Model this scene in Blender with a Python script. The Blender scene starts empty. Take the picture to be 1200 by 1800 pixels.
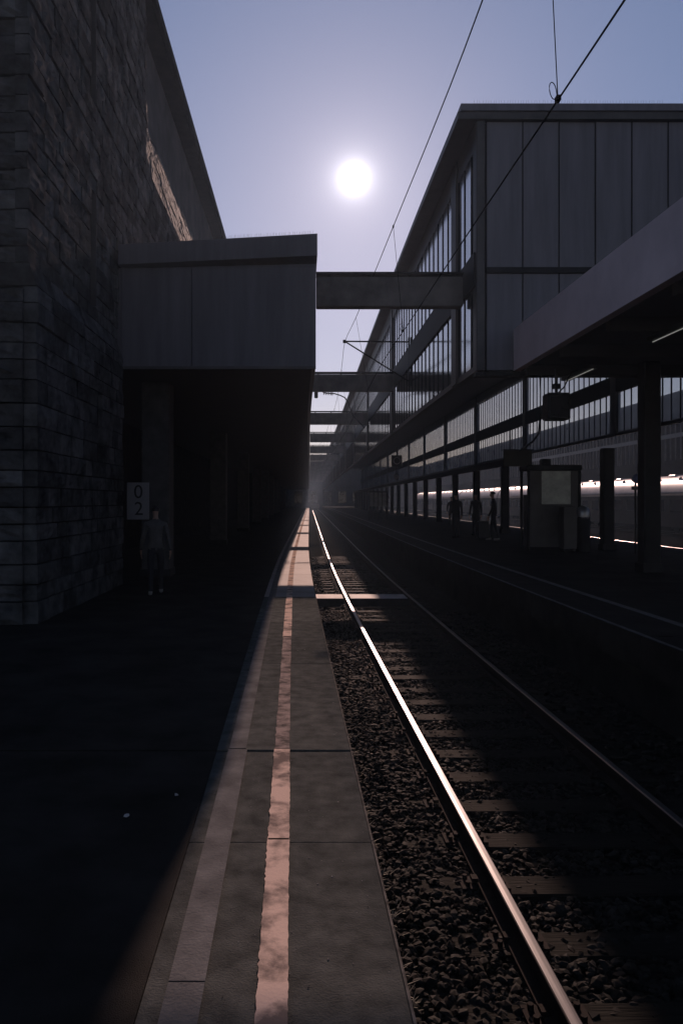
import bpy, bmesh, math, random
import numpy as np
from mathutils import Vector, Matrix

random.seed(7)
RNG = np.random.default_rng(11)
SC = bpy.context.scene
COL = SC.collection

# ------------------------------------------------------------------ camera
F = 1371.0                    # focal length in pixels of the 1200x1800 photograph
CAMZ = 1.85
cam_d = bpy.data.cameras.new('camera')
cam = bpy.data.objects.new('camera', cam_d)
COL.objects.link(cam)
cam.location = (0, 0, CAMZ)
cam.rotation_euler = (math.radians(90), 0, 0)
cam_d.sensor_width = 36.0
cam_d.lens = 36.0 * F / 1800.0
cam_d.shift_x = 70 / 1800.0
cam_d.shift_y = -20 / 1800.0
cam_d.clip_start = 0.05
cam_d.clip_end = 3000
SC.camera = cam

# ------------------------------------------------------------------ sun and sky
SUN_AZ = math.atan2(0.0671, 1.0)
SUN_EL = math.radians(22.4)
SUN = Vector((math.sin(SUN_AZ) * math.cos(SUN_EL), math.cos(SUN_AZ) * math.cos(SUN_EL), math.sin(SUN_EL)))
sun_d = bpy.data.lights.new('sun', 'SUN')
sun_d.energy = 4.0
sun_d.angle = math.radians(0.55)
sun_d.color = (1.0, 0.67, 0.56)
sun = bpy.data.objects.new('sun', sun_d)
COL.objects.link(sun)
LAMP = Vector((0.070, 1.0, math.tan(math.radians(22.0)) * 1.003)).normalized()
sun.rotation_euler = LAMP.to_track_quat('Z', 'Y').to_euler()
sun.location = (6, 60, 40)

world = bpy.data.worlds.new('World')
SC.world = world
world.use_nodes = True
wt = world.node_tree
wt.nodes.clear()


def wn(kind, **kw):
    n = wt.nodes.new(kind)
    for k, v in kw.items():
        setattr(n, k, v)
    return n


def wmath(op, a, b=None):
    n = wn('ShaderNodeMath', operation=op)
    for i, v in enumerate((a, b)):
        if v is None:
            continue
        if isinstance(v, (int, float)):
            n.inputs[i].default_value = v
        else:
            wt.links.new(v, n.inputs[i])
    return n.outputs[0]


SKY_STRENGTH = 0.073
sky = wn('ShaderNodeTexSky', sky_type='NISHITA', sun_disc=False)
sky.sun_elevation = SUN_EL
sky.sun_rotation = SUN_AZ
sky.altitude = 200
sky.air_density = 1.0
sky.dust_density = 0.3
sky.ozone_density = 2.5
tint = wn('ShaderNodeMix', data_type='RGBA', blend_type='MULTIPLY')
tint.inputs['Factor'].default_value = 1.0
wt.links.new(sky.outputs[0], tint.inputs['A'])
tint.inputs['B'].default_value = (0.78, 0.64, 0.66, 1)
bg1 = wn('ShaderNodeBackground')
bg1.inputs['Strength'].default_value = SKY_STRENGTH
wt.links.new(tint.outputs['Result'], bg1.inputs['Color'])
# glare of the hazy air round the sun (a property of the sky: it depends on direction only)
tc = wn('ShaderNodeTexCoord')
dot = wn('ShaderNodeVectorMath', operation='DOT_PRODUCT')
wt.links.new(tc.outputs['Generated'], dot.inputs[0])
dot.inputs[1].default_value = tuple(SUN)
ang = wmath('ARCCOSINE', wmath('MINIMUM', dot.outputs['Value'], 0.999999))
deg = wmath('MULTIPLY', ang, 57.29578)


def lobe(width, power, amount):
    return wmath('MULTIPLY', wmath('EXPONENT', wmath('MULTIPLY', wmath('POWER', wmath('DIVIDE', deg, width), power), -1.0)), amount)


def back(strength_socket, colour):
    b = wn('ShaderNodeBackground')
    b.inputs['Color'].default_value = (*colour, 1)
    wt.links.new(strength_socket, b.inputs['Strength'])
    return b.outputs[0]


def wadd(a, b):
    n = wn('ShaderNodeAddShader')
    wt.links.new(a, n.inputs[0])
    wt.links.new(b, n.inputs[1])
    return n.outputs[0]


s = bg1.outputs[0]
s = wadd(s, back(lobe(0.58, 1.15, 2.8), (1.0, 0.96, 0.95)))
s = wadd(s, back(lobe(2.2, 1.3, 0.36), (1.0, 0.90, 0.90)))
s = wadd(s, back(lobe(60.0, 2.2, 0.145), (0.32, 0.54, 1.0)))
s = wadd(s, back(lobe(6.0, 1.2, 0.05), (0.95, 0.88, 1.0)))
wo = wn('ShaderNodeOutputWorld')
wt.links.new(s, wo.inputs['Surface'])

SC.view_settings.view_transform = 'Standard'
SC.view_settings.look = 'None'
SC.view_settings.exposure = 0.0
SC.view_settings.gamma = 1.0
SC.cycles.use_denoising = True
SC.cycles.max_bounces = 6
SC.cycles.transparent_max_bounces = 24
SC.cycles.volume_bounces = 0
SC.cycles.sample_clamp_indirect = 4.0


# ------------------------------------------------------------------ helpers
def bend(y):
    """lateral swing of the curved track, platforms and roofs"""
    y = np.asarray(y, dtype=float)
    return -0.0125 * y + 0.0225 * 5.0 * np.logaddexp(0, (y - 21.0) / 5.0)


def bx(y):
    return float(bend(y))


class MB:
    def __init__(self):
        self.v = []
        self.f = []
        self.s = []

    def add(self, verts, faces, smooth=False):
        o = len(self.v)
        self.v += [tuple(p) for p in verts]
        self.f += [tuple(i + o for i in f) for f in faces]
        self.s += [smooth] * len(faces)

    def box(self, x0, x1, y0, y1, z0, z1):
        self.add([(x0, y0, z0), (x1, y0, z0), (x1, y1, z0), (x0, y1, z0),
                  (x0, y0, z1), (x1, y0, z1), (x1, y1, z1), (x0, y1, z1)],
                 [(0, 3, 2, 1), (4, 5, 6, 7), (0, 1, 5, 4), (1, 2, 6, 5), (2, 3, 7, 6), (3, 0, 4, 7)])

    def bevel_box(self, x0, x1, y0, y1, z0, z1, b=0.02):
        pts = []
        for z, i in ((z0, b), (z0 + b, 0), (z1 - b, 0), (z1, b)):
            a0, a1, c0, c1 = x0 + i, x1 - i, y0 + i, y1 - i
            pts += [(a0 + (b - i), c0, z), (a1 - (b - i), c0, z), (a1, c0 + (b - i), z), (a1, c1 - (b - i), z),
                    (a1 - (b - i), c1, z), (a0 + (b - i), c1, z), (a0, c1 - (b - i), z), (a0, c0 + (b - i), z)]
        fs = [tuple(range(7, -1, -1)), tuple(range(24, 32))]
        for k in range(3):
            for j in range(8):
                fs.append((k * 8 + j, k * 8 + (j + 1) % 8, (k + 1) * 8 + (j + 1) % 8, (k + 1) * 8 + j))
        self.add(pts, fs)

    def prism(self, prof, ys, bent=True, smooth=False, cap=True):
        """closed x-z outline swept along y"""
        n = len(prof)
        pts = []
        for y in ys:
            d = bx(y) if bent else 0.0
            pts += [(x + d, y, z) for x, z in prof]
        fs = []
        for k in range(len(ys) - 1):
            for j in range(n):
                a, b = k * n + j, k * n + (j + 1) % n
                fs.append((a, b, b + n, a + n))
        self.add(pts, fs, smooth)
        if cap:
            self.add(pts[:n], [tuple(range(n))])
            self.add(pts[-n:], [tuple(range(n - 1, -1, -1))])

    def sbox(self, x0, x1, y0, y1, z0, z1, step=3.0):
        """box that follows the bend"""
        n = max(1, int(math.ceil((y1 - y0) / step)))
        self.prism([(x0, z0), (x1, z0), (x1, z1), (x0, z1)], [y0 + (y1 - y0) * i / n for i in range(n + 1)])

    def tube(self, pts, r, seg=8, cap=True, smooth=True):
        pts = [Vector(p) for p in pts]
        rs = r if isinstance(r, (list, tuple)) else [r] * len(pts)
        rings = []
        up = Vector((0, 0, 1))
        for i, p in enumerate(pts):
            d = (pts[min(i + 1, len(pts) - 1)] - pts[max(i - 1, 0)]).normalized()
            a = d.cross(up)
            if a.length < 1e-3:
                a = d.cross(Vector((1, 0, 0)))
            a.normalize()
            b = d.cross(a).normalized()
            rings.append([tuple(p + (a * math.cos(2 * math.pi * k / seg) + b * math.sin(2 * math.pi * k / seg)) * rs[i]) for k in range(seg)])
        v = [q for ring in rings for q in ring]
        f = []
        for i in range(len(pts) - 1):
            for k in range(seg):
                f.append((i * seg + k, (i + 1) * seg + k, (i + 1) * seg + (k + 1) % seg, i * seg + (k + 1) % seg))
        self.add(v, f, smooth)
        if cap:
            self.add(rings[0], [tuple(range(seg))])
            self.add(rings[-1], [tuple(range(seg - 1, -1, -1))])

    def lathe(self, cx, cy, prof, seg=24, smooth=True):
        v = []
        for r, z in prof:
            v += [(cx + r * math.cos(2 * math.pi * k / seg), cy + r * math.sin(2 * math.pi * k / seg), z) for k in range(seg)]
        f = []
        for i in range(len(prof) - 1):
            for k in range(seg):
                f.append((i * seg + k, i * seg + (k + 1) % seg, (i + 1) * seg + (k + 1) % seg, (i + 1) * seg + k))
        self.add(v, f, smooth)

    def build(self, name, mat, parent=None, loc=None):
        me = bpy.data.meshes.new(name)
        off = Vector((0, 0, 0))
        if parent is not None:
            off = world_loc(parent)
        if loc is not None:
            off = Vector(loc)
        v = np.array(self.v, dtype=float) - np.array(off)
        me.from_pydata([tuple(p) for p in v], [], self.f)
        me.polygons.foreach_set('use_smooth', self.s)
        me.materials.append(mat)
        bm = bmesh.new()
        bm.from_mesh(me)
        bmesh.ops.recalc_face_normals(bm, faces=bm.faces)
        bm.to_mesh(me)
        bm.free()
        me.update()
        o = bpy.data.objects.new(name, me)
        COL.objects.link(o)
        if parent is not None:
            o.parent = parent
        elif loc is not None:
            o.location = loc
        return o


def world_loc(o):
    p = Vector(o.location)
    while o.parent is not None:
        o = o.parent
        p += Vector(o.location)
    return p


def np_mesh(name, verts, faces, mat, parent=None, smooth=False):
    """quick mesh from arrays (all faces with the same corner count)"""
    verts = np.asarray(verts, dtype=np.float32)
    faces = np.asarray(faces, dtype=np.int32)
    if parent is not None:
        verts = verts - np.array(world_loc(parent), dtype=np.float32)
    k = faces.shape[1]
    me = bpy.data.meshes.new(name)
    me.vertices.add(len(verts))
    me.vertices.foreach_set('co', verts.ravel())
    me.loops.add(faces.size)
    me.loops.foreach_set('vertex_index', faces.ravel())
    me.polygons.add(len(faces))
    me.polygons.foreach_set('loop_start', np.arange(0, faces.size, k, dtype=np.int32))
    me.polygons.foreach_set('loop_total', np.full(len(faces), k, dtype=np.int32))
    me.polygons.foreach_set('use_smooth', np.full(len(faces), smooth))
    me.materials.append(mat)
    me.update(calc_edges=True)
    me.validate()
    o = bpy.data.objects.new(name, me)
    COL.objects.link(o)
    if parent is not None:
        o.parent = parent
    return o


def tag(o, label, cat, group=None):
    o['label'] = label
    o['category'] = cat
    if group:
        o['group'] = group
    return o


def empty(name, loc, label, cat, group=None):
    o = bpy.data.objects.new(name, None)
    o.empty_display_size = 0.2
    o.location = loc
    COL.objects.link(o)
    return tag(o, label, cat, group)


def struct(o, kind='structure'):
    o['kind'] = kind
    return o


def copy_tree(o, parent=None):
    c = o.copy()
    COL.objects.link(c)
    if parent is not None:
        c.parent = parent
    for ch in list(o.children):
        copy_tree(ch, c)
    return c


ORD = ['first', 'second', 'third', 'fourth', 'fifth', 'sixth', 'seventh', 'eighth', 'ninth', 'tenth', 'eleventh',
       'twelfth', 'thirteenth', 'fourteenth', 'fifteenth', 'sixteenth']


# ------------------------------------------------------------------ materials
def material(name, base, rough=0.7, metal=0.0, var=0.25, scale=3.0, bump=0.0, bump_scale=40.0, second=None,
             spec=0.5, stretch=(1, 1, 1), island=0.0, detail=6.0, lo=0.3, hi=0.7):
    m = bpy.data.materials.new(name)
    m.use_nodes = True
    t = m.node_tree
    t.nodes.clear()
    out = t.nodes.new('ShaderNodeOutputMaterial')
    p = t.nodes.new('ShaderNodeBsdfPrincipled')
    t.links.new(p.outputs[0], out.inputs[0])
    g = t.nodes.new('ShaderNodeTexCoord')
    mp = t.nodes.new('ShaderNodeMapping')
    mp.inputs['Scale'].default_value = stretch
    t.links.new(g.outputs['Object'], mp.inputs['Vector'])
    n = t.nodes.new('ShaderNodeTexNoise')
    n.inputs['Scale'].default_value = scale
    n.inputs['Detail'].default_value = detail
    n.inputs['Roughness'].default_value = 0.62
    t.links.new(mp.outputs[0], n.inputs['Vector'])
    mr = t.nodes.new('ShaderNodeMapRange')
    mr.inputs['From Min'].default_value = lo
    mr.inputs['From Max'].default_value = hi
    t.links.new(n.outputs['Fac'], mr.inputs['Value'])
    mix = t.nodes.new('ShaderNodeMix')
    mix.data_type = 'RGBA'
    sec = second or tuple(c * (1 - var * 1.6) for c in base)
    fst = base if second else tuple(min(1, c * (1 + var)) for c in base)
    mix.inputs['A'].default_value = (*sec, 1)
    mix.inputs['B'].default_value = (*fst, 1)
    t.links.new(mr.outputs[0], mix.inputs['Factor'])
    colour = mix.outputs['Result']
    if island > 0:
        geo = t.nodes.new('ShaderNodeNewGeometry')
        im = t.nodes.new('ShaderNodeMapRange')
        im.inputs['To Min'].default_value = 1 - island
        im.inputs['To Max'].default_value = 1 + island
        t.links.new(geo.outputs['Random Per Island'], im.inputs['Value'])
        mul = t.nodes.new('ShaderNodeMix')
        mul.data_type = 'RGBA'
        mul.blend_type = 'MULTIPLY'
        mul.inputs['Factor'].default_value = 1
        t.links.new(colour, mul.inputs['A'])
        t.links.new(im.outputs[0], mul.inputs['B'])
        colour = mul.outputs['Result']
    t.links.new(colour, p.inputs['Base Color'])
    rr = t.nodes.new('ShaderNodeMapRange')
    rr.inputs['To Min'].default_value = max(0.02, rough - 0.10)
    rr.inputs['To Max'].default_value = min(1, rough + 0.08)
    t.links.new(n.outputs['Fac'], rr.inputs['Value'])
    t.links.new(rr.outputs[0], p.inputs['Roughness'])
    p.inputs['Metallic'].default_value = metal
    p.inputs['Specular IOR Level'].default_value = spec
    if bump > 0:
        b = t.nodes.new('ShaderNodeTexNoise')
        b.inputs['Scale'].default_value = bump_scale
        b.inputs['Detail'].default_value = 5
        t.links.new(mp.outputs[0], b.inputs['Vector'])
        bp = t.nodes.new('ShaderNodeBump')
        bp.inputs['Strength'].default_value = bump
        bp.inputs['Distance'].default_value = 0.02
        t.links.new(b.outputs['Fac'], bp.inputs['Height'])
        t.links.new(bp.outputs[0], p.inputs['Normal'])
    return m


def glass(name, tint_, haze_=0.35, clear=0.5, rough=0.12, mirror=0.85, face=0.18):
    """dusty wired glass: partly clear, partly translucent, with a mirror coat"""
    m = bpy.data.materials.new(name)
    m.use_nodes = True
    t = m.node_tree
    t.nodes.clear()
    out = t.nodes.new('ShaderNodeOutputMaterial')
    tr = t.nodes.new('ShaderNodeBsdfTransparent')
    tr.inputs[0].default_value = (*[c * clear for c in tint_], 1)
    tl = t.nodes.new('ShaderNodeBsdfTranslucent')
    g = t.nodes.new('ShaderNodeTexCoord')
    n = t.nodes.new('ShaderNodeTexNoise')
    n.inputs['Scale'].default_value = 1.3
    n.inputs['Detail'].default_value = 6
    t.links.new(g.outputs['Object'], n.inputs['Vector'])
    cr = t.nodes.new('ShaderNodeMix')
    cr.data_type = 'RGBA'
    cr.inputs['A'].default_value = (*[c * 0.35 for c in tint_], 1)
    cr.inputs['B'].default_value = (*[c * 0.8 for c in tint_], 1)
    t.links.new(n.outputs['Fac'], cr.inputs['Factor'])
    t.links.new(cr.outputs['Result'], tl.inputs[0])
    mx = t.nodes.new('ShaderNodeMixShader')
    mx.inputs[0].default_value = haze_
    t.links.new(tr.outputs[0], mx.inputs[1])
    t.links.new(tl.outputs[0], mx.inputs[2])
    gl = t.nodes.new('ShaderNodeBsdfGlossy')
    gl.inputs['Roughness'].default_value = rough
    geo = t.nodes.new('ShaderNodeNewGeometry')
    dp = t.nodes.new('ShaderNodeVectorMath')
    dp.operation = 'DOT_PRODUCT'
    t.links.new(geo.outputs['Normal'], dp.inputs[0])
    t.links.new(geo.outputs['Incoming'], dp.inputs[1])
    prev = dp.outputs['Value']
    for op, val in (('ABSOLUTE', None), ('SUBTRACT', 1.0), ('ABSOLUTE', None), ('POWER', 2.4), ('MULTIPLY', mirror), ('ADD', face)):
        q = t.nodes.new('ShaderNodeMath')
        q.operation = op
        t.links.new(prev, q.inputs[0])
        if val is not None:
            q.inputs[1].default_value = val
        prev = q.outputs[0]
    m2 = t.nodes.new('ShaderNodeMixShader')
    t.links.new(prev, m2.inputs[0])
    t.links.new(mx.outputs[0], m2.inputs[1])
    t.links.new(gl.outputs[0], m2.inputs[2])
    t.links.new(m2.outputs[0], out.inputs[0])
    return m


def emitter(name, colour, strength):
    m = bpy.data.materials.new(name)
    m.use_nodes = True
    p = m.node_tree.nodes['Principled BSDF']
    p.inputs['Base Color'].default_value = (0.7, 0.7, 0.7, 1)
    p.inputs['Emission Color'].default_value = (*colour, 1)
    p.inputs['Emission Strength'].default_value = strength
    return m


M = {}
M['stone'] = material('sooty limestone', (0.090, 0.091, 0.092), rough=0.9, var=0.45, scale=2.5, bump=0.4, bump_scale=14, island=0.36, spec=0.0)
M['stone_lit'] = material('sunlit limestone ledge', (0.115, 0.118, 0.12), rough=0.85, var=0.45, scale=2.5, bump=0.3, bump_scale=14, island=0.4, spec=0.006)  # stone made lighter and glossier to paint sun onto the ledge
M['mortar'] = material('mortar', (0.03, 0.029, 0.028), rough=0.9, var=0.3, spec=0.0)
M['plaster'] = material('grey render', (0.10, 0.097, 0.097), rough=0.9, var=0.25, scale=0.8, bump=0.15, bump_scale=9, spec=0.0)
M['asphalt'] = material('asphalt', (0.030, 0.028, 0.025), rough=0.85, var=0.35, scale=1.5, bump=0.5, bump_scale=160, spec=0.03)
M['slab'] = material('platform concrete', (0.100, 0.104, 0.096), rough=0.95, var=0.27, scale=6.5, bump=0.3, bump_scale=110, island=0.18, spec=0.0, detail=12)
M['kerb'] = material('chipped edge stone', (0.15, 0.14, 0.125), rough=0.9, var=0.4, scale=9, spec=0.0)
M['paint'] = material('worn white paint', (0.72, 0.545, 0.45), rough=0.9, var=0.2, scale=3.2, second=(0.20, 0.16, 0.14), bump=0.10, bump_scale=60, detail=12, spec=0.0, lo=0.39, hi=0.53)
M['stripe'] = material('guidance strip', (0.15, 0.148, 0.144), rough=0.9, var=0.25, scale=4, bump=0.25, bump_scale=70, island=0.15, spec=0.0)
M['paint_dim'] = material('dark line paint', (0.09, 0.09, 0.095), rough=0.9, var=0.3, scale=5)  # much darker than the left platform's line paint
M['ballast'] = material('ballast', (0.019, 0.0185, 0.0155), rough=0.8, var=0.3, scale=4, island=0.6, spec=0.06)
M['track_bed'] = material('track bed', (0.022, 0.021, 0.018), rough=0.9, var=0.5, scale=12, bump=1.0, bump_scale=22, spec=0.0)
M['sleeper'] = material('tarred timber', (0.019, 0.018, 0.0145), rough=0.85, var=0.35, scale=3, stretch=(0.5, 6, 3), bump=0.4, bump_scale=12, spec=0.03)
M['rust'] = material('rusty steel', (0.022, 0.016, 0.013), rough=0.9, metal=0.0, var=0.3, scale=14, spec=0.08)
M['railtop'] = material('polished rail', (0.13, 0.125, 0.125), rough=0.34, metal=1.0, var=0.10, scale=3, stretch=(30, 0.6, 1))
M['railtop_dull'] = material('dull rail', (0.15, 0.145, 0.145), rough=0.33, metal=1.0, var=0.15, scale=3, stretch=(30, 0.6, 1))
M['eave'] = material('sooty eaves board', (0.02, 0.02, 0.02), rough=1.0, var=0.3, spec=0.0)
M['panel'] = material('blue grey sheet metal', (0.205, 0.198, 0.222), rough=0.6, var=0.15, scale=1.6, spec=0.5, stretch=(2.2, 2.2, 0.22), detail=8)
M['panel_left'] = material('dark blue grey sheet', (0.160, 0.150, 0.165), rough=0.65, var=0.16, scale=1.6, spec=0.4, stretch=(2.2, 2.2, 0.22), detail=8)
M['panel_d'] = material('dark sheet metal', (0.095, 0.088, 0.085), rough=0.55, var=0.25, scale=1.2)
M['fascia'] = material('pale lilac grey metal', (0.78, 0.68, 0.73), rough=0.7, var=0.12, scale=0.7)
M['soffit'] = material('sooty ceiling', (0.030, 0.029, 0.028), rough=0.8, var=0.3, scale=0.8)
M['steel'] = material('dark painted steel', (0.030, 0.030, 0.031), rough=0.65, var=0.25, scale=2, spec=0.2)
M['concrete'] = material('stained concrete beam', (0.19, 0.17, 0.155), rough=0.9, var=0.35, scale=1.2, bump=0.2, bump_scale=15)
M['flash'] = material('zinc flashing', (0.30, 0.30, 0.31), rough=0.45, metal=0.6, var=0.2)
M['wire'] = material('copper wire', (0.014, 0.013, 0.014), rough=0.9, metal=0.0, var=0.2, spec=0.0)
M['insul'] = material('brown porcelain', (0.035, 0.022, 0.018), rough=0.3, var=0.2)
M['glass'] = glass('dusty wired glass', (0.86, 0.92, 1.0), 0.35, 0.85, 0.10)
M['glass_f'] = glass('frosted roof glass', (1.0, 0.98, 0.95), 0.45, 0.95, 0.15, 0.30, 0.03)
M['glass_d'] = material('dark pane', (0.02, 0.022, 0.028), rough=0.10, var=0.2, spec=0.8)
M['train'] = material('silver train roof', (0.52, 0.47, 0.46), rough=0.42, metal=0.0, var=0.12, scale=0.8)
M['train_body'] = material('dark red coach paint', (0.008, 0.004, 0.004), rough=0.45, var=0.2)
M['pole'] = material('galvanised post', (0.10, 0.10, 0.105), rough=0.5, metal=0.4, var=0.2)
M['column'] = material('grey column', (0.070, 0.068, 0.068), rough=0.8, var=0.3)
M['sign'] = material('white enamel', (0.26, 0.255, 0.27), rough=0.5, var=0.08)
M['letter'] = material('black lettering', (0.01, 0.01, 0.01), rough=0.6, var=0.1)
M['olive'] = material('olive sign board', (0.040, 0.038, 0.018), rough=0.6, var=0.2)
M['poster'] = material('pale faded poster', (0.55, 0.55, 0.53), rough=0.5, var=0.2, scale=3, second=(0.30, 0.30, 0.29))
M['tube'] = emitter('fluorescent tube', (1.0, 0.97, 0.92), 0.16)
M['stainless'] = material('brushed steel lid', (0.45, 0.45, 0.47), rough=0.4, metal=0.8, var=0.15)
M['blue'] = material('blue enamel', (0.10, 0.12, 0.30), rough=0.35, var=0.15)
M['weed'] = material('dry weed', (0.20, 0.19, 0.14), rough=0.8, var=0.4, scale=6)
M['litter'] = material('paper scrap', (0.55, 0.53, 0.5), rough=0.8, var=0.2)
M['skin'] = material('skin', (0.32, 0.20, 0.15), rough=0.55, var=0.1)
M['hair'] = material('dark hair', (0.012, 0.010, 0.010), rough=0.6, var=0.2)
M['jacket'] = material('grey jacket', (0.085, 0.08, 0.075), rough=0.85, var=0.2, scale=8)
M['trousers'] = material('dark trousers', (0.022, 0.022, 0.026), rough=0.9, var=0.2)
M['shoe'] = material('white trainers', (0.26, 0.25, 0.24), rough=0.6, var=0.1)
M['coat'] = material('black coat', (0.018, 0.018, 0.020), rough=0.9, var=0.2)
M['bag'] = material('dark suitcase', (0.03, 0.03, 0.035), rough=0.5, var=0.2)

# ------------------------------------------------------------------ key dimensions
Y0 = 17.3                     # where the two roofs begin
YE = 205.0                    # where they end
BEAM_Y = [18.5 + 14.2 * k for k in range(14)]
RAIL_Z = -0.40
ZR = 0.35                     # right platform


def ysteps(a, b, near=1.0, far=5.0, lim=40):
    ys = [a]
    while ys[-1] < b:
        ys.append(min(b, ys[-1] + (near if ys[-1] < lim else far)))
    return ys


# ------------------------------------------------------------------ ground
m = MB()
m.add([(-700, -60, -0.95), (700, -60, -0.95), (700, 1800, -0.95), (-700, 1800, -0.95)], [(0, 1, 2, 3)])
struct(m.build('ground', M['track_bed']))
# ballast bed of the near track
m = MB()
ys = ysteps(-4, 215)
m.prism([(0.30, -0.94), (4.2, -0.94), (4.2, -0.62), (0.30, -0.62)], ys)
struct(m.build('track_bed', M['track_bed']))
m = MB()
m.prism([(12.2, -0.94), (29.0, -0.94), (29.0, -0.60), (12.2, -0.60)], ysteps(-4, 215))
M['bed2'] = material('shaded track bed', (0.010, 0.010, 0.010), rough=1.0, var=0.4, scale=6, spec=0.0)  # track bed colour darkened to stand for shade beyond the right platform
struct(m.build('track_bed', M['bed2']))

# left platform: asphalt, edge slabs, stripes
m = MB()
m.prism([(-12, -0.94), (-0.563, -0.94), (-0.563, 0.0), (-12, 0.0)], ysteps(-4, 5.755))
m.prism([(-12, -0.94), (-0.563, -0.94), (-0.563, 0.003), (-12, 0.003)], ysteps(5.785, 215))
struct(m.build('left_platform', M['asphalt']))
m = MB()
y = -3.44
SL = 1.535
while y < 206:
    n = 1 if y < 60 else 6
    y1 = y + SL * n
    if abs(y - (-3.44 + 12 * SL)) < 0.1:
        struct(m.build('platform_edge', M['slab']))
        m = MB()
    d = RNG.uniform(-0.001, 0.001) + (0.003 if y > 5.7 else -0.005)
    m.sbox(-0.56, 0.425, y + (0.017 if abs(y - 5.77) < 0.1 else 0.003), y1 - (0.017 if abs(y1 - 5.77) < 0.1 else 0.003), -0.94, 0.0 + d, step=SL)
    y = y1
M['slab_pale'] = material('pale new concrete', (0.36, 0.31, 0.28), rough=0.8, var=0.18, scale=1.5, bump=0.2, bump_scale=80, island=0.1, spec=0.15)
slab = m.build('platform_edge', M['slab_pale'])
struct(slab)
m = MB()
y = -3.44
while y < 206:
    n = 1 if y < 60 else 6
    y1 = y + SL * n
    m.sbox(0.427, 0.438, y + 0.006, y1 - 0.006, -0.30, 0.004 + RNG.uniform(-0.002, 0.002), step=SL)
    y = y1
struct(m.build('platform_nosing', M['kerb']))


def ragged_strip(x0, x1, y0, y1, z, jag, seed, step_near=0.025):
    r = np.random.default_rng(seed)
    ys_ = [y0]
    while ys_[-1] < y1:
        ys_.append(ys_[-1] + step_near * max(1.0, ys_[-1] / 4.0))
    ys_ = np.array(ys_)
    n = len(ys_)
    slow = np.interp(ys_, np.arange(y0 - 1, y1 + 4, 0.21), r.normal(0, 1, len(np.arange(y0 - 1, y1 + 4, 0.21))))
    slow2 = np.interp(ys_, np.arange(y0 - 1, y1 + 4, 0.17), r.normal(0, 1, len(np.arange(y0 - 1, y1 + 4, 0.17))))
    l = x0 + jag * (0.45 * slow + 0.75 * r.normal(0, 1, n)) + bend(ys_)
    rr = x1 + jag * (0.3 * slow2 + 0.5 * r.normal(0, 1, n)) + bend(ys_)
    zz = np.full(n, z)
    v = np.concatenate([np.stack([l, ys_, zz], 1), np.stack([rr, ys_, zz], 1)])
    i = np.arange(n - 1)
    f = np.stack([i, i + n, i + n + 1, i + 1], 1)
    return v, f


# white line with worn and ragged edges
vv, ff, o = [], [], 0
spans = [(1.2, 4.233, 0), (4.238, 5.752, 0), (5.80, 10.55, 1), (10.556, 15.4, 0), (15.5, 60, 0), (60.2, 200, 0)]
for i, (a, b, worn) in enumerate(spans):
    if worn:
        continue
    v, f = ragged_strip(-0.135, -0.018, a, b, 0.0085, 0.0026, 100 + i)
    vv.append(v)
    ff.append(f + o)
    o += len(v)
struct(np_mesh('painted_line', np.concatenate(vv), np.concatenate(ff), M['paint']))
v, f = ragged_strip(-0.130, -0.022, 5.80, 10.55, 0.0085, 0.003, 140)
M['paint_worn'] = material('rubbed paint', (0.36, 0.29, 0.26), rough=0.9, var=0.3, scale=6, second=(0.10, 0.088, 0.08), bump=0.3, bump_scale=70, spec=0.0, detail=12, lo=0.38, hi=0.58)
struct(np_mesh('painted_line', v, f, M['paint_worn']))
# pale guidance strip further in
m = MB()
for a, b in ((1.2, 2.98), (2.99, 5.78), (5.80, 9.0), (9.02, 60), (60.1, 200)):
    m.sbox(-0.475 if a < 5.7 else -0.47, -0.335 if a < 5.7 else -0.345, a, b, 0.0065, 0.010, step=1.5)
struct(m.build('guidance_strip', M['stripe']))

# right platform
m = MB()
m.prism([(4.20, -0.94), (11.8, -0.94), (11.8, ZR), (4.20, ZR)], ysteps(-4, 215))
struct(m.build('right_platform', M['asphalt']))
m = MB()
y = -3.4
while y < 206:
    n = 1 if y < 60 else 4
    m.sbox(3.84, 4.195, y + 0.008, y + 2.0 * n - 0.008, -0.02, ZR + RNG.uniform(0.000, 0.008), step=2)
    m.sbox(3.98, 4.195, y, y + 2.0 * n, -0.94, -0.024, step=2)
    y += 2.0 * n
struct(m.build('platform_edge', M['asphalt']))  # asphalt tone in place of slab concrete stands for shade on this edge
m = MB()
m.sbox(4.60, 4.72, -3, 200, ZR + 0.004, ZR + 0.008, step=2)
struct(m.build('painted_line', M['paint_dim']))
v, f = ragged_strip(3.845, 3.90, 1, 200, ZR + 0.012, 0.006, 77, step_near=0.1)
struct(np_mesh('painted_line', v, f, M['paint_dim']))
m = MB()
m.box(-60, 80, 212, 260, -0.94, 0.2)
struct(m.build('forecourt', M['asphalt']))

# ballast stones of the near track
ico_v, ico_f = [], []
bm = bmesh.new()
bmesh.ops.create_icosphere(bm, subdivisions=1, radius=1.0)
ico_v = np.array([v.co[:] for v in bm.verts])
bm.faces.ensure_lookup_table()
ico_f = np.array([[v.index for v in f.verts] for f in bm.faces])
bm.free()


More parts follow.
